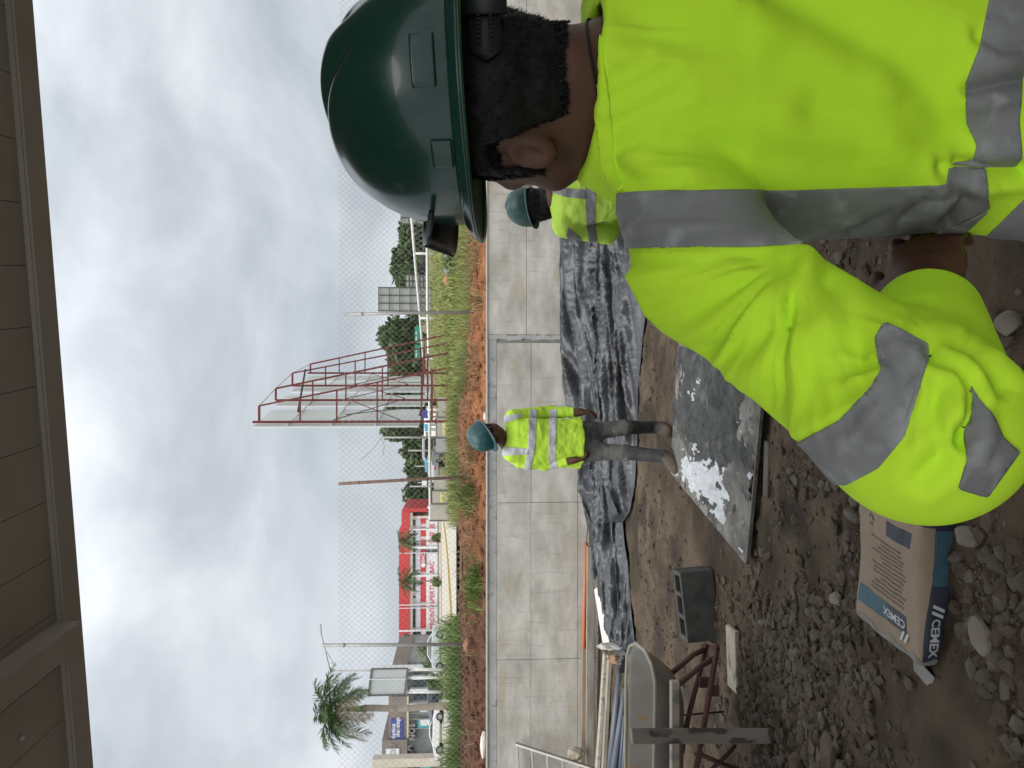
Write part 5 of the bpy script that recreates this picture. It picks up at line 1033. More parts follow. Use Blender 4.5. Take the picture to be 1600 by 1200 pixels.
# ================================================================== people
m_skin = mat('skin', (.080, .035, .020), (.112, .052, .031), 22, .5, .3, 160, spec=.3, bdist=.0012); m_hair = mat('hair', (.004, .0035, .0035), (.010, .009, .0085), 90, .5, spec=.25); m_eye = mat('eye_white', (.55, .5, .45), rough=.2); m_iris = mat('iris', (.02, .012, .008), rough=.15)
def cloth(name, c1, c2, sc, weave, bump=.12, rough=.85, **k): return mat(name, c1, c2, sc, rough, bump, weave, spec=.15, bdist=.0015, **k)
m_hv = cloth('hi_vis_cloth', (.52, .85, .032), (.60, .93, .045), 2.5, 420, .3, c3=(.30, .42, .05), s3=13, m3=(.70, .80)); m_hv3 = cloth('hi_vis_bright', (.42, .66, .05), (.48, .72, .07), 6, 200, .2); m_hv2 = cloth('hi_vis_faded', (.44, .66, .08), (.50, .72, .11), 5, 200, .2)
m_band = cloth('reflective_dirty', (.165, .165, .161), (.25, .25, .247), 9, 300, .15, .55, c3=(.34, .345, .35), s3=22, m3=(.54, .70)); m_band2 = cloth('reflective_silver', (.40, .41, .42), (.56, .57, .58), 14, 200, .2, .45)
m_trs = cloth('work_trousers', (.075, .075, .074), (.17, .165, .155), 6, 200, .25, c3=(.24, .23, .20), s3=9, m3=(.6, .72)); m_boot = mat('rubber_boot', (.022, .024, .024), (.055, .055, .052), 8, .6, .2, 40, spec=.35); m_mud = mat('mud', (.085, .066, .05), (.13, .103, .076), 12, .95, .5, 50)
m_hat = mat('helmet_green', (.004, .036, .024), (.006, .044, .029), 5, .24, .04, 60, spec=.45, coat=.25, c3=(.022, .062, .047), s3=38, m3=(.62, .74), bdist=.002); m_hat2 = mat('helmet_dusty', (.010, .052, .054), (.022, .082, .085), 9, .4, .05, 40, spec=.4, c3=(.10, .16, .16), s3=14, m3=(.58, .74)); m_hat3 = mat('helmet_dark', (.006, .042, .036), (.012, .060, .052), 9, .4, spec=.4, c3=(.05, .10, .095), s3=14, m3=(.60, .76)); m_strap = mat('helmet_strap', (.014, .016, .018), rough=.55); m_lens = mat('dark_lens', (.010, .008, .008), rough=.25, spec=.4); m_cord = mat('neck_cord', (.008, .007, .007), rough=.7); m_lab = mat('white_label', (.55, .55, .53), (.30, .30, .30), 60, .6)
def ori(yaw, pitch=0, roll=0):      # yaw 0 looks along +Y; positive turns to the photo's left
    return np.array((Matrix.Rotation(yaw, 3, 'Z')@Matrix.Rotation(pitch, 3, 'X')@Matrix.Rotation(roll, 3, 'Y')))
def pdist(px, py, pts):
    best = np.full(px.shape, 1e9); side = np.zeros(px.shape)
    for (ax, ay), (bx, by) in zip(pts[:-1], pts[1:]):
        dx, dy = bx-ax, by-ay; t = np.clip(((px-ax)*dx+(py-ay)*dy)/(dx*dx+dy*dy+1e-9), 0, 1); d = np.hypot(px-ax-t*dx, py-ay-t*dy); s = np.sign(dx*(py-ay)-dy*(px-ax)); m = d < best; best = np.where(m, d, best); side = np.where(m, s, side)
    return best, side
def pinside(px, py, pts):
    d, _ = pdist(px, py, pts+[pts[0]]); ins = np.zeros(px.shape, bool)
    for (ax, ay), (bx, by) in zip(pts, pts[1:]+[pts[0]]):
        c = ((ay > py) != (by > py)) & (px < (bx-ax)*(py-ay)/np.where(by == ay, 1e-9, by-ay)+ax); ins ^= c
    return np.where(ins, d, -d)
def polyfield(pts): return lambda V: pinside(*proj(V), pts)
def head_sdf(p, c, Rm):
    q = (p-c)@Rm; ax = np.abs(q[..., 0]); m = np.stack([ax, q[..., 1], q[..., 2]], -1)
    f = ellip(q, (0, -.014, .038), (.077, .098, .090)); f = smin(f, ellip(q, (0, .028, -.028), (.063, .070, .084)), .03); f = smin(f, ellip(q, (0, .040, -.088), (.046, .050, .036)), .03)
    f = smin(f, capsule(m, (0, .086, .024), (.036, .078, .022), .011, .010), .02); f = smax(f, -ellip(m, (.031, .104, .004), (.020, .018, .012)), .014)
    f = smin(f, capsule(q, (0, .092, .008), (0, .113, -.034), .007, .013), .012); f = smin(f, ellip(m, (.012, .098, -.038), (.010, .011, .009)), .008); f = smin(f, ellip(m, (.036, .070, -.03), (.022, .02, .02)), .02)
    f = smin(f, capsule(q, (-.022, .091, -.066), (.022, .091, -.066), .008, .008), .010); f = smax(f, -capsule(q, (-.024, .103, -.066), (.024, .103, -.066), .0025, .0025), .004)
    er = np.array(Matrix.Rotation(-.60, 3, 'Z')@Matrix.Rotation(.2, 3, 'X')); e_ = (m-np.array([.0800, -.012, -.006]))@er/.88; e = ellip(e_, (0, 0, 0), (.0085, .020, .033)); e = smax(e, -ellip(e_, (.010, .003, .005), (.0105, .0125, .021)), .004); e = smin(e, ellip(e_, (-.002, .010, -.008), (.006, .007, .012)), .006); f = smin(f, e, .009)
    return f
def hand_sdf(p, w, d, nrm, curl=.5, mirror=1, size=1.0):
    """w wrist, d towards the fingers, nrm out of the back of the hand"""
    d = np.array(Vector(d).normalized()); n = np.array(nrm, float); n = n-d*(n@d); n /= np.linalg.norm(n); s = np.cross(d, n)*mirror
    q = (p-np.array(w))/size; L_ = np.stack([q@s, q@d, q@n], -1); f = ellip(L_, (0, .045, 0), (.042, .056, .017)); f = smin(f, capsule(L_, (0, -.02, 0), (0, .02, 0), .027, .027), .02)
    for k, (x, ln) in enumerate(((-.030, .066), (-.010, .080), (.011, .075), (.030, .058))):
        a = np.array([x, .082-abs(x)*.25, 0]); ang = .25+.2*k*.3; r = .0088
        for seg in range(3):
            l = ln*(.45, .32, .26)[seg]; b = a+np.array([x*.08, math.cos(ang)*l, -math.sin(ang)*l]); f = smin(f, capsule(L_, a, b, r, r*.9), .006); a = b; ang += curl; r *= .92
    a = np.array([-.030, .012, -.004]); b = np.array([-.056, .040, -.014]); c = np.array([-.058, .070, -.022]); f = smin(f, capsule(L_, a, b, .013, .0105), .012); f = smin(f, capsule(L_, b, c, .0105, .009), .005); return f*size
def helmet(parent, off, c, Rm, m, fine=1, pads=True, label=None, ridge=1):
    """shell with ridges, brim with peak; c = centre of the brim plane"""
    c = np.array(c); nt, npz = 72*fine, 22*fine; Rz = np.array(Rm)
    TH, PH = np.meshgrid(np.linspace(0, 2*np.pi, nt, endpoint=False), np.linspace(0, np.pi/2*.985, npz), indexing='ij'); ex_ = 2/2.35
    ca, sa = np.cos(PH)**ex_, np.sin(PH)**ex_; x = .119*np.cos(TH)*ca; y = (.146+.006*(np.sin(TH) < 0))*np.sin(TH)*ca-.004; z = .152*sa
    fade = sstep(.02, .09, z)*sstep(.135, .09, np.abs(y)); rg_ = ridge*(.0075*np.exp(-(x/.015)**4)-.0045*np.exp(-((np.abs(x)-.026)/.008)**2)+.004*np.exp(-((np.abs(x)-.046)/.012)**2))*fade
    nrm = np.stack([x/.119**2, y/.146**2, z/.152**2], -1); nrm /= np.linalg.norm(nrm, axis=-1)[..., None]; v = np.stack([x, y, z], -1)+nrm*rg_[..., None]
    def idx(nr): i, j = np.meshgrid(np.arange(nt), np.arange(nr-1), indexing='ij'); return np.stack([i*nr+j, ((i+1) % nt)*nr+j, ((i+1) % nt)*nr+j+1, i*nr+j+1], -1).reshape(-1, 4)
    def put(name, v, f, mm, sol=.003): o = np_obj(name, v.reshape(-1, 3)@Rz.T+c, f, mm, parent, True, off); md = o.modifiers.new('s', 'SOLIDIFY'); md.thickness = sol; md.offset = -1; return o
    sh = put('hard_hat', v, idx(npz), m); parent = sh
    th = TH[:, 0]; nb = 7; vb = np.zeros((nt, nb, 3)); out = .010+.026*np.maximum(0, np.sin(th))**3; drop = .010+.004*np.maximum(0, np.sin(th))**2
    for k in range(nb): t = k/(nb-1); vb[:, k, 0] = v[:, 0, 0]*(1+.0)+np.cos(th)*out*t; vb[:, k, 1] = v[:, 0, 1]+np.sin(th)*out*t; vb[:, k, 2] = .004-drop*(t**1.3)*(1 if k < nb-1 else 1.05)
    br = put('brim', vb, idx(nb), m, .0035)
    mb = MB(); lip = [Vector((Rz@vb[i, -1])+c) for i in range(nt)]; mb.tube(lip+[lip[0]], .0026, 6, False); mb.build('rim_edge', m, sh, True, off=off)
    if pads:
        for ang, zc, w, h in pads:
            n_ = 8; pts = []; ez = 2.35
            for i in range(n_+1):
                for j in range(n_+1):
                    a_ = ang+(i/n_-.5)*w/.13; zz = zc+(j/n_-.5)*h; cc = max(0.0, 1-(zz/.152)**ez)**(1/ez); r_ = 1/math.sqrt((math.cos(a_)/.119)**2+(math.sin(a_)/(.146+.006*(math.sin(a_) < 0)))**2); q_ = np.array([math.cos(a_)*r_*cc, math.sin(a_)*r_*cc-.004, zz]); nn_ = q_/np.array([.119**2, .15**2, .152**2]); nn_ /= np.linalg.norm(nn_)
                    pts.append(Rz@(q_+nn_*.0042)+c)
            f_ = [(i*(n_+1)+j, (i+1)*(n_+1)+j, (i+1)*(n_+1)+j+1, i*(n_+1)+j+1) for i in range(n_) for j in range(n_)]
            o = np_obj('accessory_slot', pts, f_, m, sh, True, off); md = o.modifiers.new('s', 'SOLIDIFY'); md.thickness = .008; md.offset = -1; bv_ = o.modifiers.new('b', 'BEVEL'); bv_.width = .0018; bv_.segments = 2
    if label:
        ang, zc, w, h = label; mb = MB(); n = 6
        pts = []
        for k in range(n+1):
            a = ang+(k/n-.5)*w/.13; dr = np.array([math.cos(a), math.sin(a), 0]); rr_ = 1/math.sqrt((dr[0]/.119)**2+(dr[1]/.148)**2)
            for zz in (zc-h/2, zc+h/2): pts.append(Rz@(dr*(rr_*(1-(zz/.146)**2*.28)+.0025)+np.array([0, 0, zz]))+c)
        mb.add(pts, [(2*k, 2*k+2, 2*k+3, 2*k+1) for k in range(n)]); o = mb.build('label', m_lab, sh, off=off); md = o.modifiers.new('s', 'SOLIDIFY'); md.thickness = .002
    return sh
def hair_part(parent, off, V, Q, Nn, c, Rm, field, lift, n, ln, seed, m=m_hair, curl=0):
    T = q2t(Q); A = Nn.copy(); W = V
    loc = lambda P_: (P_-c)@Rm
    W, T, A = clip_tris(W, T, A, field(loc(W))); nz = .75+.25*np.clip(fbm(W*160, 2)+.5, 0, 1.4); ed = np.clip(field(loc(W))*40, 0.08, 1)
    o = np_obj('hair', W+A*(lift*nz*ed)[:, None], T, m, parent, True, off)
    g = np.random.default_rng(seed); ar = np.linalg.norm(np.cross(W[T[:, 1]]-W[T[:, 0]], W[T[:, 2]]-W[T[:, 0]]), axis=1); ti = g.choice(len(T), n, p=ar/ar.sum()); r1, r2 = g.random(n), g.random(n); k = r1+r2 > 1; r1[k], r2[k] = 1-r1[k], 1-r2[k]
    p = W[T[ti, 0]]*(1-r1-r2)[:, None]+W[T[ti, 1]]*r1[:, None]+W[T[ti, 2]]*r2[:, None]; nn = A[T[ti, 0]]; dn = np.tile((Rm@np.array([0, -.25, -1.])), (n, 1)); dn = dn-nn*(dn*nn).sum(1)[:, None]; d = dn*(1.0-curl)+nn*(.8+curl)+g.normal(size=(n, 3))*(.35+curl); d /= np.linalg.norm(d, axis=1)[:, None]
    w = np.cross(d, g.normal(size=(n, 3))); w /= np.linalg.norm(w, axis=1)[:, None]; L_ = ln*((.5+g.random(n))*np.clip(field(loc(p))*30, .40, 1))[:, None]; wd = .00055+ln*.012; p = p+nn*lift*.3; tip = p+d*L_-nn*L_*.25*(1-curl)
    v = np.stack([p-w*wd, p+w*wd, tip], 1).reshape(-1, 3); st_ = np_obj('hair_strands', v, np.arange(3*n).reshape(-1, 3), m, o, False, off); tag(st_, kind='stuff'); return o
PROFA = [(-.18, .225), (-.06, .205), (.10, .188), (.25, .192), (.38, .205), (.46, .185), (.52, .125), (.57, .07)]; PROFB = [(-.18, .165), (-.06, .150), (.10, .140), (.25, .142), (.38, .138), (.46, .118), (.52, .088), (.57, .066)]
def torso_sdf(p, o, Rm, sc=1.0, hem=-.18, ka=1., kb=1.):
    q = (p-o)@Rm/sc; u = q[..., 2]; a = np.interp(u, *zip(*PROFA))*ka; b = np.interp(u, *zip(*PROFB))*kb
    g = (np.sqrt((q[..., 0]/a)**2+(q[..., 1]/b)**2)-1)*np.minimum(a, b); g = smax(g, u-.56, .04); return smax(g, hem-u, .012)*sc*.8
def limb(p, pts, rs, k=.03):
    f = None
    for i in range(len(pts)-1):
        c = capsule(p, pts[i], pts[i+1], rs[i], rs[i+1]); f = c if f is None else smin(f, c, k)
    return f
def boot_sdf(p, knee, ankle, toe, r=.058, top=.75):
    k = np.array(knee); a = np.array(ankle); t = np.array(toe); up = a+(k-a)*top; f = capsule(p, up, a+np.array([0, 0, .02]), r, r*.82); h = a+(a-t)/np.linalg.norm(a-t)*.045; h[2] = t[2]
    f = smin(f, capsule(p, h+np.array([0, 0, .005]), t, .043, .042), .035); f = smin(f, capsule(p, a, t, .05, .035), .03); f = smax(f, t[2]-.036-p[..., 2], .008); return smax(f, (p-up)@((up-a)/np.linalg.norm(up-a)), .008)
def bounds(pts, m): a = np.array([list(q) for q in pts]); return a.min(0)-m, a.max(0)+m
# ------------------------------------------------------------------ 1. the big figure close to the camera, seen from behind
per = thing('person', 'big near worker in green helmet and lime jacket seen from behind, hand on hip', 'person', (.36, .9, float(site_z(.36, .9)))); o1 = per.location
A = lambda *v: np.array(v, float)
hc = A(.318, .868, 1.534); hR = ori(R(27), R(-8)); nb_ = A(.346, .85, 1.40)
tR = ori(R(18), R(-3)); tO = A(.365, .865, .915)
shL = np.array(P(1108, 428, .765)); elL = np.array(P(1440, 666, .60)); wrL = np.array(P(1448, 470, .80)); hdL = np.array(P(1445, 375, .86))
shR = tO+tR@A(.17, 0, .44); elR = shR+A(.12, .03, -.27); wrR = elR+A(-.02, .14, -.21)
hipL = tO+tR@A(-.095, 0, -.03); hipR = tO+tR@A(.095, 0, -.03); gz1 = float(site_z(.36, .9)); knL = A(hipL[0]-.02, hipL[1]+.03, .50); knR = A(hipR[0]+.02, hipR[1]+.04, .50); anL = A(knL[0]-.01, knL[1]-.02, gz1+.09); anR = A(knR[0]+.02, knR[1]-.02, gz1+.09); tdir = tR@A(0, 1, 0)*.17
def near_body(p):
    f = head_sdf(p, hc, hR); f = smin(f, capsule(p, hc+hR@A(0, -.028, -.05), nb_, .060, .064), .03); f = smin(f, capsule(p, nb_, nb_+A(0, 0, -.10), .066, .08), .03)
    f = smin(f, torso_sdf(p, tO, tR, .98, -.12, .82, .76), .04)
    f = smin(f, limb(p, [shL, elL, wrL], [.055, .045, .034]), .02); f = smin(f, limb(p, [shR, elR, wrR], [.055, .043, .031]), .02); f = np.minimum(f, limb(p, [hipL, knL, anL], [.085, .055, .045])); f = np.minimum(f, limb(p, [hipR, knR, anR], [.085, .055, .045]))
    f = smin(f, hand_sdf(p, wrL+(hdL-wrL)*.12, hdL-wrL, A(-.3, -.75, .6), .35, 1), .012); f = smin(f, hand_sdf(p, wrR, A(-.25, .35, -.9), A(1, .1, 0), .45, -1), .012); return f
lo, hi = bounds([hc+A(0, 0, .16), anL, anR, elL, wrL, shR, wrR, elR, hdL+A(0, .1, 0)], .12); V, Q = sdf_mesh(near_body, lo, hi, .0052, 3); NB = vnormals(V, Q); np_obj('body', V, Q, m_skin, per, True, o1)
# hair under the helmet, combed down to the nape, with a sideburn before the ear
def hairline(q): 
    back = q[:, 2]+.050+.020*np.abs(q[:, 0])/.07*0; side = np.where(q[:, 1] > -.045, q[:, 2]+.055-.085*sstep(-.045, -.026, q[:, 1])+.045*sstep(.012, .020, q[:, 1]), back); f = np.minimum(side, back); return np.minimum(np.minimum(f, .038-q[:, 1]), .17-q[:, 2])+.006*fbm(q*110, 2)+.006*fbm(q*35, 2)
hr = hair_part(per, o1, V, Q, NB, hc, hR, hairline, .008, 32000, .0115, 3)
for s in (-1, 1):
    e_ = hc+hR@A(s*.031, .083, .004); mb = MB(); v_, f_ = rock_verts(1, 2); 
    bm = bmesh.new(); bmesh.ops.create_icosphere(bm, subdivisions=2, radius=.0115); mb.add([Vector(v.co)+Vector(e_) for v in bm.verts], [[q.index for q in f.verts] for f in bm.faces]); bm.free(); mb.build('eye', m_eye, per, True, off=o1)
hR2 = ori(R(27), R(-5), R(0)); hatc = hc+hR@A(0, -.002, .068)
def camdir(a): return math.atan2(*( (hR2.T@A(-math.sin(a), -math.cos(a), 0))[[1, 0]] ))
hat = helmet(per, o1, hatc, hR2, m_hat, 2, [(camdir(R(1)), .030, .044, .024), (camdir(R(40)), .019, .032, .022), (math.pi-camdir(R(1)), .030, .044, .024)])
def arcband(name, a0, a1, z0, z1, rx, ry, m, par, tipw=0, n=22):
    vs = []; fs = []
    for k in range(n+1):
        t = k/n; a = a0+(a1-a0)*t; zc = (z0+z1)/2; hh = (z1-z0)/2*(math.sqrt(max(0.0, 1-((t-.88)/.12)**2)) if tipw and t > .88 else 1)
        for zz in (zc-hh, zc+hh): vs.append(hR2@A(rx*math.cos(a), ry*math.sin(a)-.004, zz)+hatc)
    o = np_obj(name, vs, [(2*k, 2*k+2, 2*k+3, 2*k+1) for k in range(n)], m, par, True, o1); md = o.modifiers.new('s', 'SOLIDIFY'); md.thickness = .004; md.offset = 1; return o
c0 = camdir(0)
arcband('headband', 0, 2*math.pi, .0, .028, .097, .122, m_strap, hat, 0, 48); arcband('strap', camdir(R(-75)), camdir(R(2)), -.046, -.014, .1005, .123, m_strap, hat, 1); arcband('buckle', camdir(R(-42)), camdir(R(-24)), -.053, -.007, .105, .128, m_strap, hat)
for k in range(7):
    for zz in (-.036, -.024):
        a = camdir(R(-22+k*2.6)); p_ = hR2@A(.1052*math.cos(a), .1278*math.sin(a)-.004, zz)+hatc; mb = MB(); mb.box(p_, (.0026, .0026, .0026)); mb.build('hole', m_cord, hat, off=o1)
# dark glasses resting on the peak of the helmet: a thing of its own
gl = thing('sunglasses', 'dark wraparound glasses pushed up on the front of the near green helmet', 'sunglasses', hatc+hR2@A(0, .16, .03)); og = gl.location
for s in (-1, 1):
    vs = []; fs = []; nu_, nv_ = 10, 6
    for i in range(nu_+1):
        for j in range(nv_+1):
            a = R(90)-s*R(4+46*i/nu_); zz = .026+.046*(j/nv_)*(1-.28*(i/nu_)**2); r_ = 1.16-.1*(j/nv_); vs.append(hR2@A(.128*r_*math.cos(a), .160*r_*math.sin(a), zz)+hatc)
    for i in range(nu_):
        for j in range(nv_): k = i*(nv_+1)+j; fs.append((k, k+1, k+nv_+2, k+nv_+1))
    o = np_obj('lens', vs, fs, m_lens, gl, True, og); md = o.modifiers.new('s', 'SOLIDIFY'); md.thickness = .0025
    pts = []
    for k in range(8):
        a = R(90)-s*R(48+34*k/7); pts.append(hR2@A(.1285*math.cos(a), .155*math.sin(a), 0.056-.016*k/7)+hatc)
    mb = MB(); mb.tube(pts, .0036, 6); mb.build('temple', m_strap, gl, True, off=og)
mb = MB(); mb.tube([hR2@A(.128*math.cos(R(a_)), .16*math.sin(R(a_))+.008, .05)+hatc for a_ in (80, 90, 100)], .004, 6); mb.build('bridge', m_strap, gl, True, off=og)
# cord round the neck
cp = []
for k in range(33):
    a = 2*math.pi*k/32; d = hR@A(math.cos(a), math.sin(a), 0); c_ = hc*.38+nb_*.62+A(0, 0, -.006+.0); pz = c_+d*.2+A(0, 0, .018*math.sin(a)*-1); 
    for _ in range(40):
        f0 = float(near_body(pz[None])[0]); pz = pz-d*(f0-.0012)*.7
    cp.append(pz)
mb = MB(); mb.tube(cp, .0016, 6, False); mb.build('neck_cord', m_cord, per, True, off=o1)
# jacket
spine = tO+tR@A(0, -.02, .50)
def near_jacket(p):
    t = torso_sdf(p, tO, tR, 1.03, -.18, .98, .98)
    up = capsule(p, spine+(shL-spine)*.45, shL, .062, .069); up = smin(up, capsule(p, shL, elL, .069, .073), .03)
    cuff = wrL+(elL-wrL)/np.linalg.norm(elL-wrL)*.035; fd = (wrL-elL)/np.linalg.norm(wrL-elL); fo_ = smax(capsule(p, elL, cuff, .076, .052), (p-cuff)@fd, .008); arm = smin(up, fo_, .03)
    dS = np.linalg.norm(p-shL, axis=-1); f = smin(t, arm, .006+.040*(1-sstep(.05, .15, dS)))
    upr = limb(p, [spine+(shR-spine)*.45, shR, elR, wrR], [.066, .078, .07, .05]); f = smin(f, upr, .04)
    f = smin(f, capsule(p, nb_+A(0, .0, -.02), nb_+A(-.01, .0, .08), .108, .092), .05); f = smax(f, (p-A(.30, .79, 1.464))@A(.06, -.02, .998), .006); return smax(f, -capsule(p, hc*.5+nb_*.5, nb_+A(0, 0, .03), .079, .080), .006)
lo, hi = bounds([tO+A(0, 0, -.18), spine+A(0, 0, .08), shL, elL, wrL, shR, elR, wrR], .16); V, Q = sdf_mesh(near_jacket, lo, hi, .0068, 3, 1)
NJ = vnormals(V, Q); view = V-A(0, 0, CAMZ); view /= np.linalg.norm(view, axis=1)[:, None]; fac = sstep(-.05, -.35, (NJ*view).sum(1)); px, py = proj(V)
FOLDS = [([(1219, -20), (1337, 39), (1403, 79), (1469, 149), (1512, 219)], 9, 34), ([(1280, 170), (1403, 184), (1469, 232)], 5, 26), ([(965, 9), (1060, 40), (1145, 44)], 4, 26), ([(958, 150), (1040, 112)], 2.2, 11), ([(960, 200), (1060, 140)], 2.2, 12), ([(962, 238), (1010, 210)], 2, 9), ([(958, 120), (1010, 92)], 2, 9), ([(962, 262), (1000, 285), (1060, 292)], 3, 10), ([(1020, 60), (1180, 95), (1330, 110)], 3, 30), ([(1050, 230), (1200, 245), (1330, 250)], 2.5, 22),
         ([(978, 400), (1100, 404), (1225, 396)], 5, 14), ([(1020, 469), (1110, 440), (1225, 415)], 7, 15), ([(1010, 425), (1100, 415), (1180, 405)], 4, 10), ([(1097, 554), (1171, 537), (1240, 490), (1285, 440)], 6, 20), ([(1150, 590), (1163, 558), (1200, 510)], 4, 13), ([(1045, 500), (1140, 470), (1230, 430)], 4, 16), ([(1300, 440), (1330, 500), (1345, 560)], 3.5, 14), ([(1270, 560), (1265, 640)], 3, 14), ([(1200, 620), (1280, 600), (1340, 560)], 2.5, 20),
         ([(1427, 533), (1475, 535), (1517, 550), (1567, 600)], 8, 12), ([(1451, 554), (1500, 578), (1518, 610), (1515, 650), (1505, 690)], 8, 9), ([(1395, 650), (1420, 590), (1450, 560)], 4, 13), ([(1440, 660), (1470, 610), (1465, 570)], 3.5, 14), ([(1440, 745), (1480, 710), (1505, 680)], 6, 14), ([(1430, 500), (1500, 490), (1550, 520)], 4, 12), ([(1440, 480), (1490, 472), (1530, 490)], 3, 10), ([(1385, 560), (1420, 620), (1415, 680)], 2.5, 12), ([(1470, 262), (1500, 300), (1480, 335)], 6, 10), ([(1400, 345), (1440, 310), (1470, 300)], 4, 8), ([(1330, 362), (1390, 330)], 3, 7), ([(1525, 60), (1560, 80), (1600, 78)], 3, 10), ([(1520, 140), (1600, 125)], 5, 10), ([(1500, 258), (1545, 262), (1595, 262)], 8, 10)]
dis = np.zeros(len(V))
for pts, amp, w in FOLDS:
    d, s = pdist(px, py, pts); ds = d*s; amp = amp*(1.7 if pts[0][1] < 300 else .95); w = w*1.22; dis += -amp*.001*np.exp(-(d/w)**2)+amp*.00055*np.exp(-((ds-1.9*w)/(w*1.1))**2)+amp*.0004*np.exp(-((ds+2.2*w)/(w*1.3))**2)
rr0 = np.hypot(px-1245, py-392); ph0 = np.arctan2(py-392, px-1245); slv = sstep(388, 402, py)*sstep(40, 110, rr0)*sstep(400, 250, rr0)*sstep(1.0, 1.5, ph0)
nz0 = vnoise(np.stack([ph0*6.5, rr0*.004, 0*rr0], 1)); dis += slv*.0062*(1-2.2*np.abs(nz0)); nz1 = vnoise(np.stack([ph0*13+5, rr0*.006, 0*rr0], 1)); dis += slv*.0022*(1-2*np.abs(nz1))
rc = np.hypot(px-905, (py-150)*.35); bk_ = sstep(385, 360, py)*sstep(930, 985, px)*sstep(1220, 1040, px); dis += bk_*.0030*(1-2*np.abs(vnoise(np.stack([py*.035, px*.004, 0*px], 1))))
re_ = np.hypot(px-1455, py-560); pe = np.arctan2(py-560, px-1455); elb = sstep(30, 70, re_)*sstep(260, 120, re_)*sstep(480, 520, py); dis += elb*.0035*(1-2.2*np.abs(vnoise(np.stack([pe*4+9, re_*.008, 0*re_], 1))))
dis *= fac; ae = np.stack([V[:, 0]*11, V[:, 1]*11, V[:, 2]*6], 1); dis += .0030*fbm(ae*.6, 3)+.0007*fbm(V*17+5, 2)
V = V+NJ*dis[:, None]; NJ = vnormals(V, Q); jk = np_obj('jacket', V, Q, m_hv, per, True, o1)
BANDS = [[(966, 301), (1250, 297), (1478, 289), (1482, 262), (1538, 265), (1545, 325), (1500, 347), (1480, 357), (1300, 378), (1180, 386), (964, 388)],
         [(1545, -300), (1545, 0), (1530, 74), (1508, 131), (1510, 192), (1526, 227), (1521, 249), (1480, 257), (1537, 262), (1587, 259), (1596, 245), (1591, 188), (1598, 114), (1612, 0), (1640, -300)],
         [(1660, 262), (1600, 311), (1508, 402), (1528, 440), (1560, 446), (1600, 424), (1660, 400)], [(1466, 360), (1416, 404), (1360, 424), (1382, 440), (1425, 436), (1469, 406), (1495, 374), (1545, 327), (1502, 349)],
         [(1369, 529), (1383, 505), (1450, 540), (1448, 570), (1414, 682), (1373, 731), (1324, 756), (1295, 754), (1262, 765), (1215, 715), (1241, 694), (1311, 657), (1365, 603), (1377, 579)], [(1517, 603), (1546, 645), (1563, 682), (1590, 705), (1540, 775), (1497, 762), (1511, 719), (1509, 673), (1519, 640)]]
band('collar_band', V, Q, NJ, [polyfield([(890, -400), (905, -20), (925, 130), (940, 262), (960, 300), (975, 296), (962, 250), (948, 130), (934, 0), (925, -400)]), (lambda W_: .10-np.linalg.norm(W_-nb_-A(0, 0, .04), axis=1)+.06)], m_hv, jk, .0022, o1)
for i_, b_ in enumerate(BANDS): band('reflective_band', V, Q, NJ, [polyfield(b_), (lambda W_, k_=(.10 if i_ == 0 else .03): k_-torso_sdf(W_, tO, tR, 1.03, -.18, .98, .98)) if i_ < 4 else (lambda W_: torso_sdf(W_, tO, tR, 1.03, -.18, .98, .98)+.06)], m_band, jk, .0024, o1)
# trousers and boots (below the frame)
def trs1(p):
    f = torso_sdf(p, tO, tR, 1, -.16, .90, .92); f = smax(f, (p-tO)@(tR@A(0, 0, 1))-.05, .02); f = smin(f, limb(p, [hipL, knL, anL+A(0, 0, .05)], [.10, .075, .062]), .03); f = smin(f, limb(p, [hipR, knR, anR+A(0, 0, .05)], [.10, .075, .062]), .03); return f
lo, hi = bounds([tO+A(0, 0, .1), anL, anR], .2); V2, Q2 = sdf_mesh(trs1, lo, hi, .012, 2); np_obj('trousers', V2, Q2, m_trs, per, True, o1)
for k_, a_ in ((knL, anL), (knR, anR)):
    t_ = a_+tdir; t_[2] = gz1+.036; V2, Q2 = sdf_mesh(lambda p: boot_sdf(p, k_, a_, t_, .066, .6), *bounds([k_, a_, t_], .12), .010, 2); np_obj('boot', V2, Q2, m_boot, per, True, o1)
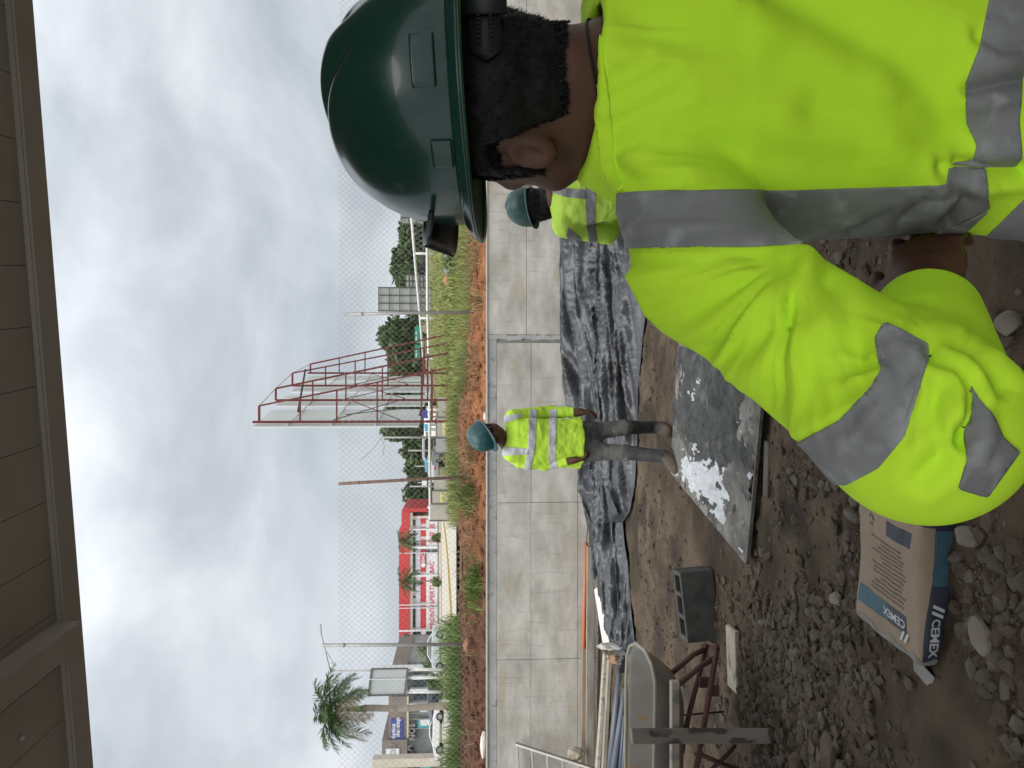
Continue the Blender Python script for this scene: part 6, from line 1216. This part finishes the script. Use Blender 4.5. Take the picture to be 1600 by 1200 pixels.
# ------------------------------------------------------------------ 2. & 3. the two workers further off
def worker(label, J, jm, bandm, hatm, bands, hatkw, hairf=None, h=.009, face_down=0, hand_curl=.5):
    g0 = J['ground']; pr = thing('person', label, 'person', (J['pel'][0], J['pel'][1], g0)); of = pr.location; hcn, hRm, tO_, tR_ = J['head'], J['hR'], J['pel'], J['tR']; sc = J.get('sc', 1.0)
    sL, eL_, wL = J['sL'], J['eL'], J['wL']; sR, eR_, wR = J['sR'], J['eR'], J['wR']; hL, kL, aL, tL = J['hL'], J['kL'], J['aL'], J['tL']; hR_, kR, aR, tRt = J['hRr'], J['kR'], J['aR'], J['tRt']; nb2 = tO_+tR_@A(0, 0, .52*sc)
    def body(p):
        f = head_sdf(p, hcn, hRm); f = smin(f, capsule(p, hcn+hRm@A(0, -.028, -.05), nb2, .058, .07), .03); f = smin(f, torso_sdf(p, tO_, tR_, sc, -.02, .70, .70), .03)
        for a in ([sL, eL_, wL], [sR, eR_, wR]): f = smin(f, limb(p, a, [.05, .044, .037]), .02)
        for a in ([hL, kL, aL], [hR_, kR, aR]): f = np.minimum(f, limb(p, a, [.07, .05, .042]))
        f = smin(f, hand_sdf(p, wL, J['dL'], J['nL'], hand_curl, 1, 1.22), .012); return smin(f, hand_sdf(p, wR, J['dR'], J['nR'], hand_curl, -1, 1.22), .012)
    allp = [hcn+A(0, 0, .15), aL, aR, tL, tRt, eL_, wL, wL+np.array(Vector(J['dL']).normalized())*.2, eR_, wR, wR+np.array(Vector(J['dR']).normalized())*.2, hcn+hRm@A(0, .1, 0)]
    V, Q = sdf_mesh(body, *bounds(allp, .1), h*.8, 3); Nn = vnormals(V, Q); np_obj('body', V, Q, m_skin, pr, True, of)
    hair_part(pr, of, V, Q, Nn, hcn, hRm, hairf or hairline, J.get('hl', .008), J.get('hn', 1500), J.get('hlen', .012), 5, curl=J.get('curl', 0))
    for s in (-1, 1):
        e_ = hcn+hRm@A(s*.031, .084, .004); mb = MB(); bm = bmesh.new(); bmesh.ops.create_icosphere(bm, subdivisions=1, radius=.011); mb.add([Vector(v.co)+Vector(e_) for v in bm.verts], [[q.index for q in f.verts] for f in bm.faces]); bm.free(); mb.build('eye', m_eye, pr, True, off=of)
    helmet(pr, of, hcn+hRm@A(0, -.002, .046), hRm@np.array(Matrix.Rotation(hatkw.get('tilt', 0), 3, 'X')), hatm, 1, hatkw.get('pads', False), hatkw.get('label'))
    sp = tO_+tR_@A(0, 0, .485*sc)
    def jk_(p):
        f = torso_sdf(p, tO_, tR_, sc, J.get('hem', -.14), 1.02, 1.02)
        for s_, e__, w_ in ((sL, eL_, wL), (sR, eR_, wR)):
            cu = w_+(e__-w_)/np.linalg.norm(e__-w_)*.03; fd = (w_-e__)/np.linalg.norm(w_-e__); arm = smin(limb(p, [sp+(s_-sp)*.4, s_, e__], [.075, .075, .064], .03), smax(capsule(p, e__, cu, .064, .046), (p-cu)@fd, .008), .02); dS = np.linalg.norm(p-s_, axis=-1); f = smin(f, arm, .008+.045*(1-sstep(.05, .17, dS)))
        f = smax(f, -capsule(p, hcn*.5+nb2*.5, nb2+A(0, 0, .01), .078, .072), .008); w = np.abs(fbm(p*np.array([7, 7, 11]), 3)); return f+.010*w-.006*fbm(p*16, 2)
    V, Q = sdf_mesh(jk_, *bounds([sL, sR, eL_, eR_, wL, wR, tO_+tR_@A(0, 0, -.16), tO_+tR_@A(0, 0, .6)], .14), h, 3, 1); Nn = vnormals(V, Q); j = np_obj('jacket', V, Q, jm, pr, True, of)
    for b in bands: band('reflective_band', V, Q, Nn, [polyfield(b)], bandm, j, .003, of)
    def tr(p):
        f = ellip(p, tO_+tR_@A(0, -.01, -.02), A(.165, .128, .17)*sc, tR_); f = smax(f, (p-tO_)@(tR_@A(0, 0, 1))-.06, .02); f = smin(f, limb(p, [hL, kL, kL+(aL-kL)*.16], [.090, .070, .064]), .05); f = smin(f, limb(p, [hR_, kR, kR+(aR-kR)*.16], [.090, .070, .064]), .05); return f+.012*np.abs(fbm(p*np.array([9, 9, 14]), 3))
    V, Q = sdf_mesh(tr, *bounds([tO_+A(0, 0, .1), kL, kR, aL, aR, hL, hR_], .16), h, 2); np_obj('trousers', V, Q, m_trs, pr, True, of)
    for k_, a_, t_ in ((kL, aL, tL), (kR, aR, tRt)):
        V, Q = sdf_mesh(lambda p: boot_sdf(p, k_, a_, t_, .066, .93)+.004*fbm(p*20, 2), *bounds([k_, a_, t_], .11), h, 2); bt = np_obj('boot', V, Q, m_boot, pr, True, of)
        band('mud_coat', V, Q, vnormals(V, Q), [lambda v: a_[2]+.01-v[:, 2]+.03*fbm(v*14, 2)], m_mud, bt, .004, of)
    return pr
# standing worker, facing the camera, head bowed towards the mixing board
D = 6.75; gA = GZ(1046, 668); gB = GZ(1054, 713, .04); px_ = lambda x, y, d=D: np.array(P(x, y, d))
pel = px_(902, 692, 6.78); tR_ = ori(R(180-22), R(-2)); top = px_(794, 679, 6.74)
J = dict(ground=gA.z, head=px_(766, 678, 6.68), hR=ori(R(180-48), R(-26)), pel=pel, tR=tR_, sc=float((top-pel)[2]/.52), sL=px_(802, 653, 6.78), eL=px_(857, 645, 6.86), wL=px_(903, 644, 6.78), dL=A(.05, -.1, -1), nL=A(1, -.2, 0), sR=px_(800, 707, 6.70), eR=px_(850, 724, 6.78), wR=px_(893, 719, 6.66), dR=A(.1, -.12, -1), nR=A(-1, -.25, 0),
         hL=px_(908, 676, 6.80), kL=px_(975, 668, 6.76), aL=A(gA.x, gA.y+.03, gA.z+.10), tL=A(gA.x-.03, gA.y-.14, gA.z+.034), hRr=px_(908, 706, 6.76), kR=px_(977, 707, 6.66), aR=A(gB.x, gB.y+.02, gB.z+.10), tRt=A(gB.x-.09, gB.y-.13, gB.z+.034), hem=-.03, hn=900)
SB = [[(827, 640), (839, 640), (836, 700), (827, 745), (817, 745), (825, 700)], [(858, 640), (870, 640), (868, 715), (874, 745), (861, 745), (857, 715)], [(768, 699), (778, 697), (812, 700), (827, 701), (827, 710), (800, 711), (776, 714), (768, 712)], [(770, 652), (815, 646), (815, 652), (790, 661), (774, 662)]]
worker('standing worker facing the camera before the wall, head bowed, in muddy rubber boots', J, m_hv3, m_band2, m_hat2, SB, dict(label=(R(20), .028, .05, .03), tilt=R(-6)))
# stooping worker seen from the back beyond the near one's chest
hd3 = np.array(P(842, 319, 4.6)); D3 = 4.55; p3 = lambda x, y, d=D3: np.array(P(x, y, d)); tR3 = ori(R(12), R(-20)); g3 = float(site_z(1.1, 4.6)); top3 = p3(868, 306, 4.52); pel3 = top3-tR3@A(0, 0, .52)
dn = lambda v, z: A(v[0], v[1], z)
hl3 = pel3+tR3@A(-.09, 0, -.03); hr3 = pel3+tR3@A(.09, 0, -.03)
J3 = dict(ground=g3, head=hd3+A(0, .03, 0), hR=ori(R(14), R(-22)), pel=pel3, tR=tR3, sL=p3(884, 352, 4.5), eL=p3(948, 366, 4.62), wL=p3(985, 330, 4.85), dL=A(.3, .8, -.5), nL=A(-.3, .3, .9), sR=p3(880, 262, 4.62), eR=p3(950, 246, 4.75), wR=p3(985, 262, 4.95), dR=A(-.1, .85, -.5), nR=A(.2, .3, .9),
          hL=hl3, kL=A(hl3[0]-.03, hl3[1]+.20, g3+.44), aL=A(hl3[0]-.02, hl3[1]+.02, g3+.1), tL=A(hl3[0]-.05, hl3[1]+.17, g3+.034), hRr=hr3, kR=A(hr3[0]+.03, hr3[1]+.2, g3+.44), aR=A(hr3[0]+.03, hr3[1]+.02, g3+.1), tRt=A(hr3[0]+.07, hr3[1]+.17, g3+.034), hl=.022, hn=5000, hlen=.028, curl=.7)
def curly(q): return np.minimum(np.minimum(q[:, 2]+.085, .075-q[:, 1]), .2-q[:, 2])
SB3 = [[(914, 230), (930, 230), (931, 300), (930, 345), (936, 400), (923, 400), (916, 345), (914, 300)], [(862, 291), (885, 294), (916, 297), (916, 311), (885, 308), (868, 303), (860, 300)], [(888, 355), (908, 372), (918, 392), (908, 396), (884, 368)]]
worker('stooping worker with curly hair and green helmet, seen from behind past the near jacket', J3, m_hv2, m_band, m_hat3, SB3, dict(label=(R(-90), .02, .075, .026), tilt=R(4)), curly, .008)
